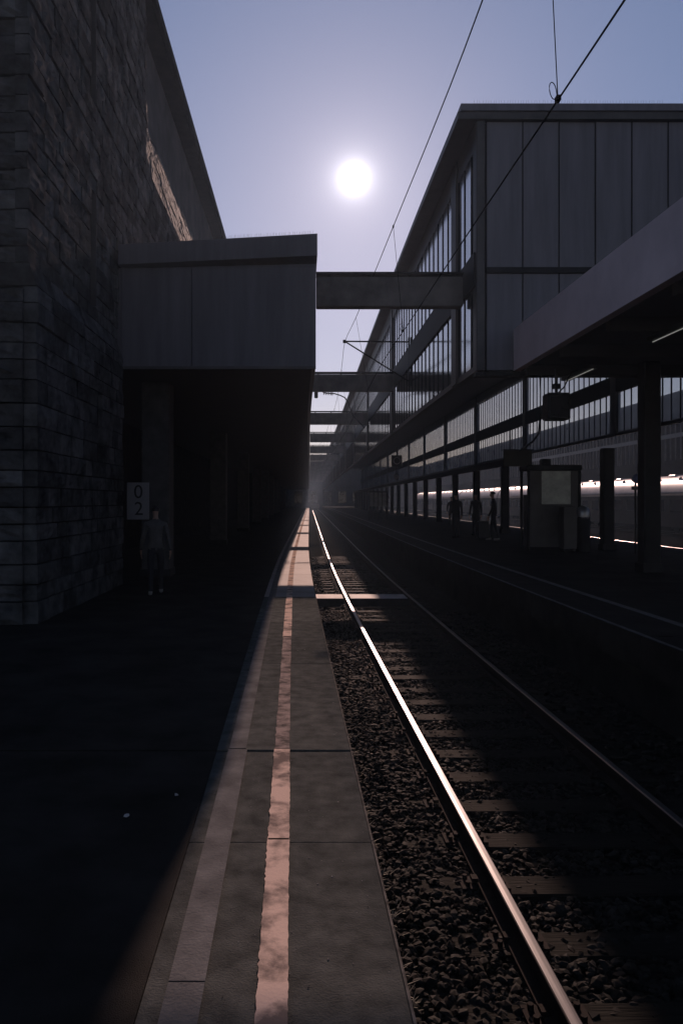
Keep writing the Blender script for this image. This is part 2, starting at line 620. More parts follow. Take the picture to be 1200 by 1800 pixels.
def stones(n, xr, yr, zr, size, seed):
    r = np.random.default_rng(seed)
    x = r.uniform(*xr, n)
    y = yr[0] + (yr[1] - yr[0]) * r.uniform(0, 1, n) ** 1.35
    z = r.uniform(*zr, n)
    s_ = r.uniform(*size, n)[:, None] * np.stack([r.uniform(0.75, 1.5, n), r.uniform(0.75, 1.5, n), r.uniform(0.5, 0.95, n)], 1)
    a = r.uniform(0, 2 * np.pi, n)
    tl = r.normal(0, 0.35, n)
    jit = 1 + r.uniform(-0.32, 0.32, (n, len(ico_v), 1))
    v = ico_v[None] * jit * s_[:, None, :]
    ct, st = np.cos(tl)[:, None], np.sin(tl)[:, None]
    v = np.stack([v[..., 0] * ct - v[..., 2] * st, v[..., 1], v[..., 0] * st + v[..., 2] * ct], -1)
    c, s2 = np.cos(a)[:, None], np.sin(a)[:, None]
    v = np.stack([v[..., 0] * c - v[..., 1] * s2, v[..., 0] * s2 + v[..., 1] * c, v[..., 2]], -1)
    v += np.stack([x + bend(y), y, z], 1)[:, None, :]
    f = ico_f[None] + (np.arange(n) * len(ico_v))[:, None, None]
    return v.reshape(-1, 3), f.reshape(-1, 3)


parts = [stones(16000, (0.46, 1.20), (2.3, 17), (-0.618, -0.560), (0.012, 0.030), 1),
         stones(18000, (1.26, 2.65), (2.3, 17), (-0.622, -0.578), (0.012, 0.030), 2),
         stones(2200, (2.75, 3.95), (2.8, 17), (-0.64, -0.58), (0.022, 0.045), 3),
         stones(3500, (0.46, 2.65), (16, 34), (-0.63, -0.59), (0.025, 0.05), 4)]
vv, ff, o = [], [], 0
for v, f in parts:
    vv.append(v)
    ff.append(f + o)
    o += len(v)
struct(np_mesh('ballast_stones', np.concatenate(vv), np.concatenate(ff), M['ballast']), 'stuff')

# dry weeds along the foot of the platform
r = np.random.default_rng(5)
vv, ff, o = [], [], 0
for k in range(260):
    y = 3.2 + 9 * r.uniform() ** 1.3
    if r.uniform() < 0.45:
        y = r.choice([3.0, 3.75, 4.55, 5.1, 6.1, 7.9]) + r.normal(0, 0.10)
    x = 0.49 + abs(r.normal(0, 0.045)) + bx(y)
    for j in range(7):
        a = r.uniform(0, 2 * math.pi)
        L = r.uniform(0.03, 0.10)
        w = 0.004
        p0 = np.array([x, y, -0.62])
        d = np.array([math.cos(a) * 0.6, math.sin(a) * 0.6, 1.0]) * L
        q = np.array([-math.sin(a), math.cos(a), 0]) * w
        m2 = p0 + d * 0.6
        e = p0 + d + np.array([math.cos(a), math.sin(a), -0.5]) * L * 0.35
        vv += [p0 - q, p0 + q, m2 + q, m2 - q, e + q * 0.3, e - q * 0.3]
        ff += [[o, o + 1, o + 2, o + 3], [o + 3, o + 2, o + 4, o + 5]]
        o += 6
struct(np_mesh('dry_weeds', vv, ff, M['weed']), 'stuff')

# grit and chewing gum on the edge slabs
r = np.random.default_rng(9)
vv, ff, o = [], [], 0
for k in range(420):
    y = 2.3 + 9 * r.uniform() ** 1.5
    x = r.uniform(-0.54, 0.40) + bx(y)
    s_ = r.uniform(0.001, 0.0035) if r.uniform() < 0.93 else r.uniform(0.004, 0.006)
    a0 = r.uniform(0, 6.28)
    z0 = 0.0045 if y > 5.7 else -0.0035
    base = [[x + s_ * math.cos(a0 + j * 1.571) * r.uniform(.7, 1.3), y + s_ * math.sin(a0 + j * 1.571) * r.uniform(.7, 1.3), z0] for j in range(4)]
    top_ = [[x + (p[0] - x) * .6, y + (p[1] - y) * .6, z0 + min(s_ * 0.5, 0.002)] for p in base]
    vv += base + top_
    ff += [[o + 4, o + 5, o + 6, o + 7]] + [[o + j, o + (j + 1) % 4, o + 4 + (j + 1) % 4, o + 4 + j] for j in range(4)]
    o += 8
M['grit'] = material('grit', (0.30, 0.27, 0.25), rough=0.9, var=0.3, scale=1, island=0.85, spec=0.0)
struct(np_mesh('platform_grit', vv, ff, M['grit']), 'stuff')

# ------------------------------------------------------------------ sleepers and rails
SLEEP = 0.64
root = empty('sleeper', (0, 0, 0), 'dark timber sleeper lying across the track bed under the two rails', 'sleeper', 'sleepers under the near track')
m = MB()
m.bevel_box(-1.18, 1.18, -0.125, 0.125, -0.74, -0.568, 0.012)
m.build('timber', M['sleeper'], root)
for sx in (-0.75, 0.75):
    m = MB()
    m.box(sx - 0.15, sx + 0.15, -0.08, 0.08, -0.567, -0.548)
    for bxs in (-0.11, 0.11):
        m.tube([(sx + bxs, 0.045, -0.55), (sx + bxs, 0.045, -0.520)], 0.016, 6)
        m.tube([(sx + bxs, -0.045, -0.55), (sx + bxs, -0.045, -0.520)], 0.016, 6)
        m.box(sx + bxs * 0.55 - 0.02, sx + bxs * 0.55 + 0.02, -0.03, 0.03, -0.535, -0.512)
    m.build('rail_plate', M['rust'], root)
bare = None
k = 0
y = 2.35
first = True
while y < 195 and k < 299:
    near = y < 34
    if first:
        o = root
        first = False
    elif near:
        o = copy_tree(root)
    else:
        if bare is None:
            bare = root.children[0]
        o = bare.copy()
        o.parent = None
        COL.objects.link(o)
        o.name = 'sleeper'
        tag(o, 'dark timber sleeper lying across the track bed under the two rails', 'sleeper', 'sleepers under the near track')
    o.location = (1.97 + bx(y) + RNG.uniform(-0.03, 0.03), y, 0 + RNG.uniform(-0.012, 0.004))
    o.rotation_euler = (0, 0, -math.atan((bx(y + .5) - bx(y - .5))) + RNG.uniform(-0.012, 0.012))
    y += SLEEP + RNG.uniform(-0.02, 0.02)
    k += 1


def rail(x, label, ya=-3, yb=204, z=RAIL_Z, top='railtop'):
    e = empty('rail', (x + bx(2), 2, z - 0.17), label, 'rail')
    ys_ = ysteps(ya, yb, 0.5, 3.0, 60)
    foot = [(x - 0.063, z - 0.150), (x + 0.063, z - 0.150), (x + 0.063, z - 0.139), (x + 0.010, z - 0.118), (x + 0.009, z - 0.045),
            (x + 0.031, z - 0.032), (x + 0.031, z - 0.010), (x - 0.031, z - 0.010), (x - 0.031, z - 0.032), (x - 0.009, z - 0.045),
            (x - 0.010, z - 0.118), (x - 0.063, z - 0.139)]
    m_ = MB()
    m_.prism(foot, ys_)
    m_.build('rail_web', M['rust'], e)
    head = [(x - 0.031, z - 0.0095), (x + 0.031, z - 0.0095), (x + 0.030, z - 0.005), (x + 0.024, z - 0.0006), (x, z), (x - 0.024, z - 0.0006), (x - 0.030, z - 0.005)]
    m_ = MB()
    m_.prism(head, ys_, smooth=False)
    m_.build('rail_head', M[top], e)
    return e


rail(1.22, 'rail with brightly polished head nearest the left platform')
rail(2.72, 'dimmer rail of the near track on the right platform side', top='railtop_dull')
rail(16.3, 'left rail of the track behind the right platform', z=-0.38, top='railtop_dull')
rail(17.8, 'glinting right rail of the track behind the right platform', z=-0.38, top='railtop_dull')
rail(25.3, 'left rail under the parked train', z=-0.38)
rail(26.8, 'right rail under the parked train', z=-0.38)

# boarded crossing of the track
e = empty('track_crossing', (1.97 + bx(18.5), 18.5, -0.6), 'pale concrete crossing slab laid between and beside the rails', 'crossing')
M['cross'] = material('pale concrete', (0.55, 0.48, 0.44), rough=0.75, var=0.2, scale=3, spec=0.2)
for a, b in ((0.46, 1.15), (1.31, 2.64)):
    m = MB()
    m.bevel_box(a + bx(18.4), b + bx(18.4), 18.05, 18.85, -0.60, RAIL_Z - 0.012, 0.012)
    m.build('concrete_slab', M['cross'], e)
    m = MB()
    m.box(a + bx(18.4) - 0.01, b + bx(18.4) + 0.01, 17.96, 18.045, -0.62, RAIL_Z - 0.016)
    m.build('shade_strip', M['eave'], e)  # added dark strip standing for shade on the slab's front


# ------------------------------------------------------------------ left stone building
def stone_patch(uv_list, to3d, seed):
    """uv_list: (u0,u1,v0,v1,prot). Rough-faced blocks: arrays of quads"""
    r = np.random.default_rng(seed)
    V, Fq = [], []
    o_ = 0
    for (u0, u1, v0, v1, p, nu, nv, rough) in uv_list:
        us = np.linspace(u0, u1, nu + 1)
        vs = np.linspace(v0, v1, nv + 1)
        U, W = np.meshgrid(us, vs, indexing='ij')
        D = np.full(U.shape, p)
        inner = np.zeros(U.shape)
        inner[1:-1, 1:-1] = 1
        D = D + r.normal(0, rough, U.shape) * inner + 0.6 * rough * r.normal(0, 1) * inner
        D[inner == 0] = p * 0.86 + r.uniform(-0.004, 0.008, int((inner == 0).sum()))
        tiltu, tiltv = r.normal(0, rough * 0.5), r.normal(0, rough * 0.5)
        D += (tiltu * np.linspace(-1, 1, nu + 1)[:, None] + tiltv * np.linspace(-1, 1, nv + 1)[None, :]) * inner
        U = U + r.normal(0, 0.007, U.shape) * inner
        front = to3d(U.ravel(), W.ravel(), D.ravel())
        per = [(i, 0) for i in range(nu + 1)] + [(nu, j) for j in range(1, nv + 1)] + [(i, nv) for i in range(nu - 1, -1, -1)] + [(0, j) for j in range(nv - 1, 0, -1)]
        bu = np.array([U[i, j] for i, j in per])
        bv = np.array([W[i, j] for i, j in per])
        rear = to3d(bu, bv, np.full(len(per), -0.16))
        V.append(front)
        V.append(rear)
        idx = lambda i, j: o_ + i * (nv + 1) + j
        for i in range(nu):
            for j in range(nv):
                Fq.append((idx(i, j), idx(i + 1, j), idx(i + 1, j + 1), idx(i, j + 1)))
        nf = (nu + 1) * (nv + 1)
        n = len(per)
        for q in range(n):
            a_, b_ = per[q], per[(q + 1) % n]
            Fq.append((idx(*b_), idx(*a_), o_ + nf + q, o_ + nf + (q + 1) % n))
        o_ += nf + n
    return np.concatenate(V), np.array(Fq)


WX = -4.1
YC = 11.7
ZT = 15.55


def wall_off(z, y):
    """how far the face stands out (+) or back (-) from x = WX"""
    plinth = np.where(z < 5.0, 0.13, np.where(z < 5.35, 0.13 * (5.35 - z) / 0.35, 0.0))
    k_ = np.clip((y - 20.3) / 2.4, 0, 1)
    back_ = -0.55 * np.clip((z - 10.5) / 2.5, 0, 1) * k_
    return plinth + back_


def side3d(u, v, d):
    return np.stack([WX + wall_off(v, u) + d, u, v], 1)


def front3d(u, v, d):     # u grows to -x
    return np.stack([WX - u, YC - d - np.where(v < 5.0, 0.10, 0.0), v], 1)


building = empty('stone_building', (WX, YC, 0), 'tall sooty rough stone building rising over the left platform', 'building')
slits = [(15.05, 15.42, 2.75, 3.9), (15.05, 15.42, 5.6, 8.0), (15.05, 15.42, 9.6, 12.2), (15.05, 15.42, 13.0, 15.0)]
rr = np.random.default_rng(3)
blocks, fblocks = [], []
z = 0.0
while z < ZT - 0.05:
    h = float(rr.choice([0.25, 0.30, 0.30, 0.35]))
    if ZT - z - h < 0.25:
        h = ZT - z
    cuts = sorted([(a, b) for a, b, c, d in slits if z + h > c + 0.15 and z < d - 0.15])
    u = YC - 0.10
    end = 46.0 if z + h > 4.86 else 17.2
    while u < end:
        if z > 12.85 and u > 22.7:
            break
        w = float(rr.uniform(0.42, 1.05)) * (1.0 if u < 26 else 1.4)
        u1 = min(u + w, end)
        for a, b in cuts:
            if u < a < u1 + 0.25:
                u1 = a
        if u1 - u > 0.12:
            inside = any(a - 1e-6 <= u and u1 <= b + 1e-6 for a, b in cuts)
            if not inside:
                far = u > 24
                blocks.append((u + 0.011, u1 - 0.011, z + 0.011, z + h - 0.011, float(rr.uniform(0.02, 0.07)),
                               max(3, int((u1 - u) / (0.11 if not far else 0.2))), 4 if not far else 3, 0.0085))
        u = u1
        for a, b in cuts:
            if abs(u - a) < 1e-6:
                u = b
    u = 0.0
    qn = float(rr.uniform(0.45, 0.95))
    first_q = True
    while u < 7:
        w = qn if first_q else float(rr.uniform(0.5, 1.1))
        first_q = False
        fblocks.append((u + 0.007 + (0.02 if u == 0 else 0), u + w - 0.011, z + 0.011, z + h - 0.011, float(rr.uniform(0.03, 0.10)), max(3, int(w / 0.12)), 4, 0.016))
        u += w
    z += h
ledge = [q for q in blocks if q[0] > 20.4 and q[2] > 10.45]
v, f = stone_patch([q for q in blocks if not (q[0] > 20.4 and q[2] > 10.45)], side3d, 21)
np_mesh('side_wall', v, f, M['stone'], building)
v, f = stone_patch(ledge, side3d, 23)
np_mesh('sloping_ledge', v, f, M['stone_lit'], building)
v, f = stone_patch(fblocks, front3d, 22)
np_mesh('front_wall', v, f, M['stone'], building)
m = MB()
yy = [YC + 0.09, 20.9, 21.9, 82]
for zz0, zz1 in ((0, 5.0), (5.0, 5.35), (5.35, 10.5), (10.5, 13.0), (13.0, ZT)):
    for a, b in (((YC + 0.09, 20.3), (20.3, 22.7), (22.7, 46)) if zz0 > 1 else ((YC + 0.09, 17.15),)):
        pts = []
        for (yq, zq) in ((a, zz0), (b, zz0), (b, zz1), (a, zz1)):
            pts.append((WX - 0.05 + float(wall_off(np.float64(zq - (1e-6 if zq == zz1 else -1e-6)), np.float64(yq))), yq, zq))
        m.add(pts, [(0, 1, 2, 3)])
m.add([(WX - 0.05, YC + 0.09, 0), (WX - 8, YC + 0.09, 0), (WX - 8, YC + 0.09, ZT), (WX - 0.05, YC + 0.09, ZT)], [(0, 1, 2, 3)])
m.add([(WX + 0.08, 17.15, 0), (WX - 2.5, 17.15, 0), (WX - 2.5, 17.15, 5.0), (WX + 0.08, 17.15, 5.0)], [(0, 1, 2, 3)])
m.add([(WX - 2.5, 17.15, 0), (WX - 2.5, 82, 0), (WX - 2.5, 82, 5.0), (WX - 2.5, 17.15, 5.0)], [(0, 1, 2, 3)])
m.add([(WX - 0.05, 46.02, 4.9), (WX - 8, 46.02, 4.9), (WX - 8, 46.02, ZT), (WX - 0.6, 46.02, ZT)], [(0, 1, 2, 3)])
m.build('mortar_core', M['mortar'], building)
# smooth rendered band under the eaves, further along
m = MB()
m.box(WX - 0.8, WX - 0.50, 22.75, 46, 12.9, ZT)
m.build('rendered_frieze', M['plaster'], building)
m = MB()
m.box(WX - 8, WX - 0.04, YC + 1.2, 46.3, ZT + 0.02, ZT + 0.14)
m.box(WX - 7.9, WX + 0.06, YC - 0.04, 46.6, ZT + 0.145, ZT + 0.42)
m.build('roof', M['eave'], building)
for a, b, c, d in slits:
    m = MB()
    m.box(WX - 0.30, WX - 0.26, a - 0.05, b + 0.05, c, d)
    w_ = m.build('slit_window', M['glass_d'], building)
    m = MB()
    m.box(WX - 0.20, WX + 0.055, b - 0.05, b - 0.01, c + 0.1, d - 0.1)
    m.build('jamb', M['plaster'], w_)
# the wall goes on, plain, behind the long platform roof
e = empty('long_rear_wall', (WX, 82, 0), 'plain dark wall running along the back of the left platform roof', 'wall')
m = MB()
m.box(WX - 8, WX - 0.05, 82.05, 206, 0, 6.9)
m.build('masonry', M['mortar'], e)

# ------------------------------------------------------------------ left platform roof
RX1 = 0.33 + 0.157            # straightened edge of the left roof
roofL = empty('left_platform_roof', (-2, Y0, 4.8), 'deep dark metal clad roof over the left platform with a boxy end', 'canopy')
m = MB()
ys = ysteps(Y0, YE, 2.0, 4.0)
m.prism([(WX - 2.4, 4.83), (RX1, 4.83), (RX1, 7.10), (WX - 2.4, 6.95)], ys)
m.build('roof_box', M['panel_left'], roofL)
# end panels with seams, set 3 cm proud
fx = np.linspace(WX + 0.17 + bx(Y0) - .0, RX1 + bx(Y0), 1)
xl, xr = WX + 0.12, RX1 + bx(Y0) + 0.0
seam = WX + 0.12 + (332 - 205) / (556 - 205) * (xr - xl)
for a, b in ((xl, seam - 0.006), (seam + 0.006, xr)):
    m = MB()
    m.bevel_box(a, b, Y0 - 0.05, Y0 - 0.004, 4.80, 7.0, 0.008)
    m.build('end_panel', M['panel_left'], roofL)
m = MB()
m.add([(xl - 0.03, Y0 - 0.22, 7.02), (xr + 0.03, Y0 - 0.22, 7.22), (xr + 0.03, Y0 + 1.2, 7.22), (xl - 0.03, Y0 + 1.2, 7.02),
       (xl - 0.03, Y0 - 0.22, 7.46), (xr + 0.03, Y0 - 0.22, 7.70), (xr + 0.03, Y0 + 1.2, 7.70), (xl - 0.03, Y0 + 1.2, 7.46)],
      [(0, 1, 2, 3), (7, 6, 5, 4), (0, 4, 5, 1), (1, 5, 6, 2), (2, 6, 7, 3), (3, 7, 4, 0)])
m.build('end_fascia', M['panel_left'], roofL)
m = MB()
m.prism([(RX1 - 0.5, 7.12), (RX1 + 0.03, 7.12), (RX1 + 0.03, 7.60), (RX1 - 0.5, 7.60)], ysteps(Y0 + 1.205, YE, 2, 4))
m.build('side_fascia', M['panel_d'], roofL)
m = MB()
m.box(xl, xr, Y0 - 0.09, Y0 - 0.055, 4.76, 4.82)
m.build('bottom_trim', M['panel_d'], roofL)
m = MB()
m.prism([(WX - 2.4, 4.76), (RX1 - 0.10, 4.76), (RX1 - 0.10, 4.82), (WX - 2.4, 4.82)], ysteps(Y0 + 0.05, YE, 2, 4))
m.build('ceiling', M['soffit'], roofL)
m = MB()
for k in range(64):
    x = -1.9 + k * 0.034 + RNG.uniform(-0.006, 0.006)
    zt = 7.46 + (x - xl) / (xr - xl) * 0.24
    m.tube([(x, Y0 - 0.12, zt - 0.01), (x + RNG.uniform(-0.02, 0.02), Y0 - 0.12 + RNG.uniform(-0.03, 0.03), zt + 0.10)], 0.002, 4)
m.build('bird_spikes', M['steel'], roofL)


# square columns under it
def prism_column(name, x, y, w, z0, z1, label, cat, group, mat):
    e_ = empty(name, (x, y, z0), label, cat, group)
    m_ = MB()
    m_.bevel_box(x - w / 2, x + w / 2, y - w / 2, y + w / 2, z0, z1, 0.03)
    m_.build('shaft', mat, e_)
    m_ = MB()
    m_.box(x - w / 2 - 0.03, x + w / 2 + 0.03, y - w / 2 - 0.03, y + w / 2 + 0.03, z0 + 0.0, z0 + 0.18)
    m_.build('base_collar', M['steel'], e_)
    return e_


SGY = 19.0
for k in range(8):
    yq = SGY + 14.2 * k
    prism_column('roof_column', -3.85 + 0.29, yq + 0.35, 0.68, 0, 4.76,
                 '%s square grey column under the left roof%s' % (ORD[k], ', bearing the number board' if k == 0 else ', counting from the number board'),
                 'column', 'columns under the left platform roof', M['column'])


def text_mesh(body, size, mat, name, parent, loc, ext=0.002):
    cu = bpy.data.curves.new(name, 'FONT')
    cu.body = body
    cu.size = size
    cu.extrude = ext
    cu.align_x = 'CENTER'
    cu.align_y = 'CENTER'
    tmp = bpy.data.objects.new(name + '_tmp', cu)
    COL.objects.link(tmp)
    dg = bpy.context.evaluated_depsgraph_get()
    dg.update()
    me = bpy.data.meshes.new_from_object(tmp.evaluated_get(dg))
    bpy.data.objects.remove(tmp)
    me.materials.clear()
    me.materials.append(mat)
    me.transform(Matrix.Rotation(math.pi / 2, 4, 'X'))
    o_ = bpy.data.objects.new(name, me)
    COL.objects.link(o_)
    o_.parent = parent
    o_.location = Vector(loc) - world_loc(parent)
    return o_


sx = (243.5 - 530) * SGY / F
sz = CAMZ
e = empty('number_board', (sx, SGY - 0.02, sz - 0.45), 'white kilometre board reading 0 above 2 on the left column', 'sign')
m = MB()
m.bevel_box(sx - 0.27, sx + 0.27, SGY - 0.05, SGY - 0.022, sz - 0.46, sz + 0.44, 0.006)
m.build('plate', M['sign'], e)
text_mesh('0', 0.46, M['letter'], 'digit', e, (sx + 0.01, SGY - 0.055, sz + 0.20))
text_mesh('2', 0.46, M['letter'], 'digit', e, (sx + 0.02, SGY - 0.055, sz - 0.21))

# ------------------------------------------------------------------ glazed hall over the right platform
HX0, HX1 = 3.91 + 0.12, 13.9 + 0.20
HZ0, HZS0, HZS1, HZW, HZ1 = 4.72, 6.62, 7.38, 9.68, 10.52
hall = empty('glazed_hall', (9, Y0, HZ0), 'long raised station hall clad in dark panels with rows of slit windows', 'building')
bays_edge = [Y0 + 0.05] + [20.3 + 14.2 * k for k in range(14)]
bays_edge[-1] = YE


def hall_side(xa, xb, out, edges, pil, inner, gmat, mull):
    """spandrels, sills, pilasters of one long wall; out = -1 faces left"""
    m_ = MB()
    x0, x1 = min(xa, xb), max(xa, xb)
    yv = (edges[0], edges[-1])
    m_.sbox(x0, x1, *yv, HZ0, HZ0 + 0.14, step=2)
    m_.sbox(x0, x1, *yv, HZW, HZ1 - 0.25, step=2)
    m_.build('wall_band', M['panel_d'], hall)
    m_ = MB()
    m_.sbox(x0 - 0.03, x1 + 0.03, *yv, HZS0, HZS1, step=2)
    m_.build('spandrel', M['steel'], hall)
    for k_, yp in enumerate(pil):
        d = bx(yp)
        m_ = MB()
        m_.box(x0 - 0.05 + d, x1 + 0.05 + d, yp - 0.30, yp + 0.30, HZ0 + 0.02, HZ1 - 0.3)
        m_.build('pilaster', M['panel_d'], hall)
    for i in range(len(edges) - 1):
        ya, yb = edges[i] + 0.30, edges[i + 1] - 0.30
        if i == 0 and edges[0] < 18:
            ya = edges[0] + 0.45
        for z0_, z1_ in ((HZ0 + 0.14, HZS0), (HZS1, HZW)):
            m_ = MB()
            n = max(1, int(round((yb - ya) / 0.74)))
            for j in range(n + 1):
                yq_ = ya + (yb - ya) * j / n
                d = bx(yq_)
                m_.box(x0 + d + mull[0], x0 + d + mull[1], yq_ - 0.021, yq_ + 0.021, z0_, z1_)
            wdw = m_.build('window', M['steel'], hall)
            m_ = MB()
            ysg = np.linspace(ya, yb, 8)
            xm = inner
            pts = [(xm + bx(q_), q_, z0_) for q_ in ysg] + [(xm + bx(q_), q_, z1_) for q_ in ysg]
            m_.add(pts, [(q_, q_ + 1, q_ + 9, q_ + 8) for q_ in range(7)])
            m_.build('glass', gmat, wdw)


left_edges = [Y0 + 0.05] + [19.55 + 14.2 * k for k in range(13)] + [YE]
hall_side(HX0, HX0 + 0.14, -1, left_edges, left_edges[1:-1], HX0 + 0.02, M['glass'], (0.0, 0.14))
right_edges = [Y0 + 0.05] + [20.3 + 14.35 * k for k in range(13)] + [YE]
hall_side(HX1 - 0.14, HX1, 1, right_edges, right_edges[1:-1], HX1 - 0.07, M['glass_f'], (0.04, 0.09))
# roof with overhang
m = MB()
ys = ysteps(Y0 - 0.12, YE, 2.0, 4.0)
m.prism([(HX0 - 0.42, HZ1 - 0.26), (HX1 + 1.3, HZ1 - 0.26), (HX1 + 1.3, HZ1 - 0.10), (HX0 - 0.42, HZ1 - 0.10)], ys)
m.build('roof', M['panel_d'], hall)
m = MB()
m.prism([(HX0 - 0.36, HZ1 - 0.095), (HX1 + 1.2, HZ1 - 0.095), (HX1 + 1.2, HZ1 + 0.06), (HX0 - 0.36, HZ1 + 0.06)], ysteps(Y0 - 0.16, YE, 2, 4))
m.build('roof_edge_cap', M['panel'], hall)
m = MB()
for k in range(70):
    x = HX0 - 0.05 + bx(Y0) + k * 0.06
    m.tube([(x, Y0 - 0.1, HZ1 + 0.05), (x + RNG.uniform(-0.02, 0.02), Y0 - 0.1, HZ1 + 0.16)], 0.002, 4)
m.build('bird_spikes', M['steel'], hall)
# front wall facing the camera: panels between thin ribs, corner post, cross rail
d0 = bx(Y0)
fx0 = HX0 + d0
post_w = 0.22
m = MB()
m.bevel_box(fx0 + 0.002, fx0 + 0.19, Y0 - 0.06, Y0 + 0.30, HZ0, HZ1 - 0.27, 0.015)
m.build('corner_post', M['panel_d'], hall)
xs = [fx0 + post_w + 0.01]
while xs[-1] < HX1 + d0 - 0.5:
    xs.append(xs[-1] + 0.805)
for a, b in zip(xs[:-1], xs[1:]):
    for z0_, z1_ in ((HZ0 + 0.02, 6.88), (7.02, HZ1 - 0.28)):
        m = MB()
        m.bevel_box(a + 0.012, b - 0.012, Y0 - 0.012 + RNG.uniform(-0.006, 0.006), Y0 + 0.06, z0_, z1_, 0.006)
        m.build('front_panel', M['panel'], hall)
m = MB()
for a in xs:
    m.box(a - 0.010, a + 0.010, Y0 - 0.030, Y0 - 0.001, HZ0 + 0.02, 6.885)
    m.box(a - 0.010, a + 0.010, Y0 - 0.030, Y0 - 0.001, 7.015, HZ1 - 0.275)
m.build('panel_ribs', M['steel'], hall)
m = MB()
m.box(fx0 + post_w, xs[-1], Y0 - 0.07, Y0 + 0.08, 6.89, 7.01)
m.box(fx0 + post_w, xs[-1], Y0 + 0.09, Y0 + 0.25, HZ0 - 0.02, HZ1 - 0.27)
m.box(fx0 + 0.0, xs[-1], Y0 - 0.03, Y0 + 0.30, HZ0 - 0.10, HZ0 - 0.025)
m.build('front_rail', M['steel'], hall)

# overhead cross beams between the two roofs
beam_names = []
for k, yb in enumerate(BEAM_Y):
    if yb > YE - 2:
        break
    d = bx(yb)
    x0, x1 = RX1 + d + (0.035 if k else 0.035), HX0 + d - 0.055
    lab = {0: 'first dark concrete cross beam, joining the boxy roof end to the hall corner'}.get(k, '%s concrete cross beam spanning above the track, counting away from the camera' % ORD[k])
    e = empty('cross_beam', ((x0 + x1) / 2, yb, 6.6), lab, 'beam', 'cross beams over the near track')
    m = MB()
    m.bevel_box(x0, x1, yb - 0.16, yb + 0.16, 6.42, 7.12, 0.02)
    m.build('beam', M['concrete'], e)
    m = MB()
    m.box(x0, x1, yb - 0.20, yb + 0.20, 7.18, 7.22)
    for q in np.linspace(x0 + 0.3, x1 - 0.3, 4):
        m.box(q - 0.03, q + 0.03, yb - 0.05, yb + 0.05, 7.121, 7.179)
    m.build('cable_tray', M['steel'], e)

# ------------------------------------------------------------------ near canopy over the right platform
canopy = empty('right_platform_canopy', (8, 8, 4.7), 'flat canopy with a pale lilac edge board over the right platform', 'canopy')
CX = 4.80 + 0.03
m = MB()
m.prism([(CX, 4.70), (CX + 0.16, 4.70), (CX + 0.16, 5.62), (CX, 5.62)], ysteps(-4, Y0 - 0.12, 1, 1))
m.build('edge_board', M['fascia'], canopy)
m = MB()
m.prism([(CX + 0.17, 4.78), (14.2, 4.78), (14.2, 5.55), (CX + 0.17, 5.55)], ysteps(-4, Y0 - 0.13, 1, 1))
m.build('roof_deck', M['soffit'], canopy)
m = MB()
for q in np.arange(-3, 17, 2.2):
    m.sbox(CX + 0.2, 14.1, q, q + 0.16, 4.55, 4.775, step=1)
m.build('ceiling_ribs', M['soffit'], canopy)
m = MB()
m.prism([(14.05, 4.70), (14.2, 4.70), (14.2, 4.775), (14.05, 4.775)], ysteps(-4, Y0 - 0.13, 1, 1))
m.build('far_edge_board', M['fascia'], canopy)
lx = 6.22


def lamp(x, ya, yb, z, label):
    e_ = empty('strip_light', (x, (ya + yb) / 2, z), label, 'lamp', 'strip lights under the right canopy')
    m_ = MB()
    m_.box(x - 0.09, x + 0.09, ya, yb, z + 0.03, z + 0.09)
    m_.build('housing', M['steel'], e_)
    m_ = MB()
    m_.tube([(x, ya + 0.03, z + 0.018), (x, yb - 0.03, z + 0.018)], 0.010, 8)
    m_.build('tube', M['tube'], e_)
    for yq_ in (ya + 0.3, yb - 0.3):
        m_ = MB()
        m_.tube([(x, yq_, z + 0.09), (x, yq_, 4.56)], 0.01, 6)
        m_.build('hanger', M['steel'], e_)
    return e_


lamp(5.72, 15.3, 16.95, 4.42, 'thin fluorescent strip light under the canopy just above the hanging box')
lamp(5.72, 11.1, 12.75, 4.42, 'thin fluorescent strip light nearest the camera at the right edge')
e = prism_column('canopy_column', 7.34, 16.5, 0.36, ZR, 4.77, 'thick dark column holding the near canopy on the right platform', 'column', None, M['steel'])

# hanging box under the canopy
hy, hx_ = 16.0, (977 - 530) * 16.0 / F
hz0, hz1 = CAMZ + (880 - 739) * 16 / F, CAMZ + (880 - 692) * 16 / F
e = empty('hanging_display', (hx_, hy, hz0), 'black display box hanging on a short pole below the canopy', 'display')
m = MB()
m.bevel_box(hx_ - 0.23, hx_ + 0.23, hy - 0.20, hy + 0.20, hz0, hz1, 0.03)
m.build('case', M['steel'], e)
m = MB()
m.bevel_box(hx_ - 0.19, hx_ + 0.19, hy - 0.212, hy - 0.195, hz0 + 0.05, hz1 - 0.07, 0.005)
m.build('screen', M['glass_d'], e)
m = MB()
m.tube([(hx_, hy, hz1), (hx_, hy, 4.56)], 0.03, 10)
m.box(hx_ - 0.07, hx_ + 0.07, hy - 0.06, hy + 0.06, hz1 + 0.10, hz1 + 0.2)
m.build('pole', M['steel'], e)
m = MB()
m.tube([(hx_ + 0.02, hy + 0.22, hz1 - 0.05), (hx_ + 0.26, hy + 0.3, hz1 + 0.18), (hx_ + 0.42, hy + 0.3, hz1 + 0.5), (hx_ + 0.7, hy + 0.2, 4.6)], 0.014, 6)
m.build('cable', M['wire'], e)
# curved lamp arm / cable seen left of it
m = MB()
yq = 16.6
pts = [(949, 660), (949, 735), (946, 762), (936, 776), (922, 786), (912, 793)]
m.tube([((px - 530) * yq / F, yq, CAMZ + (880 - py) * yq / F) for px, py in pts], 0.022, 8)
o = m.build('drain_pipe', M['steel'], None, loc=((949 - 530) * yq / F, yq, 4.0))
tag(o, 'thin bent dark pipe dropping from the hall edge left of the hanging box', 'pipe')

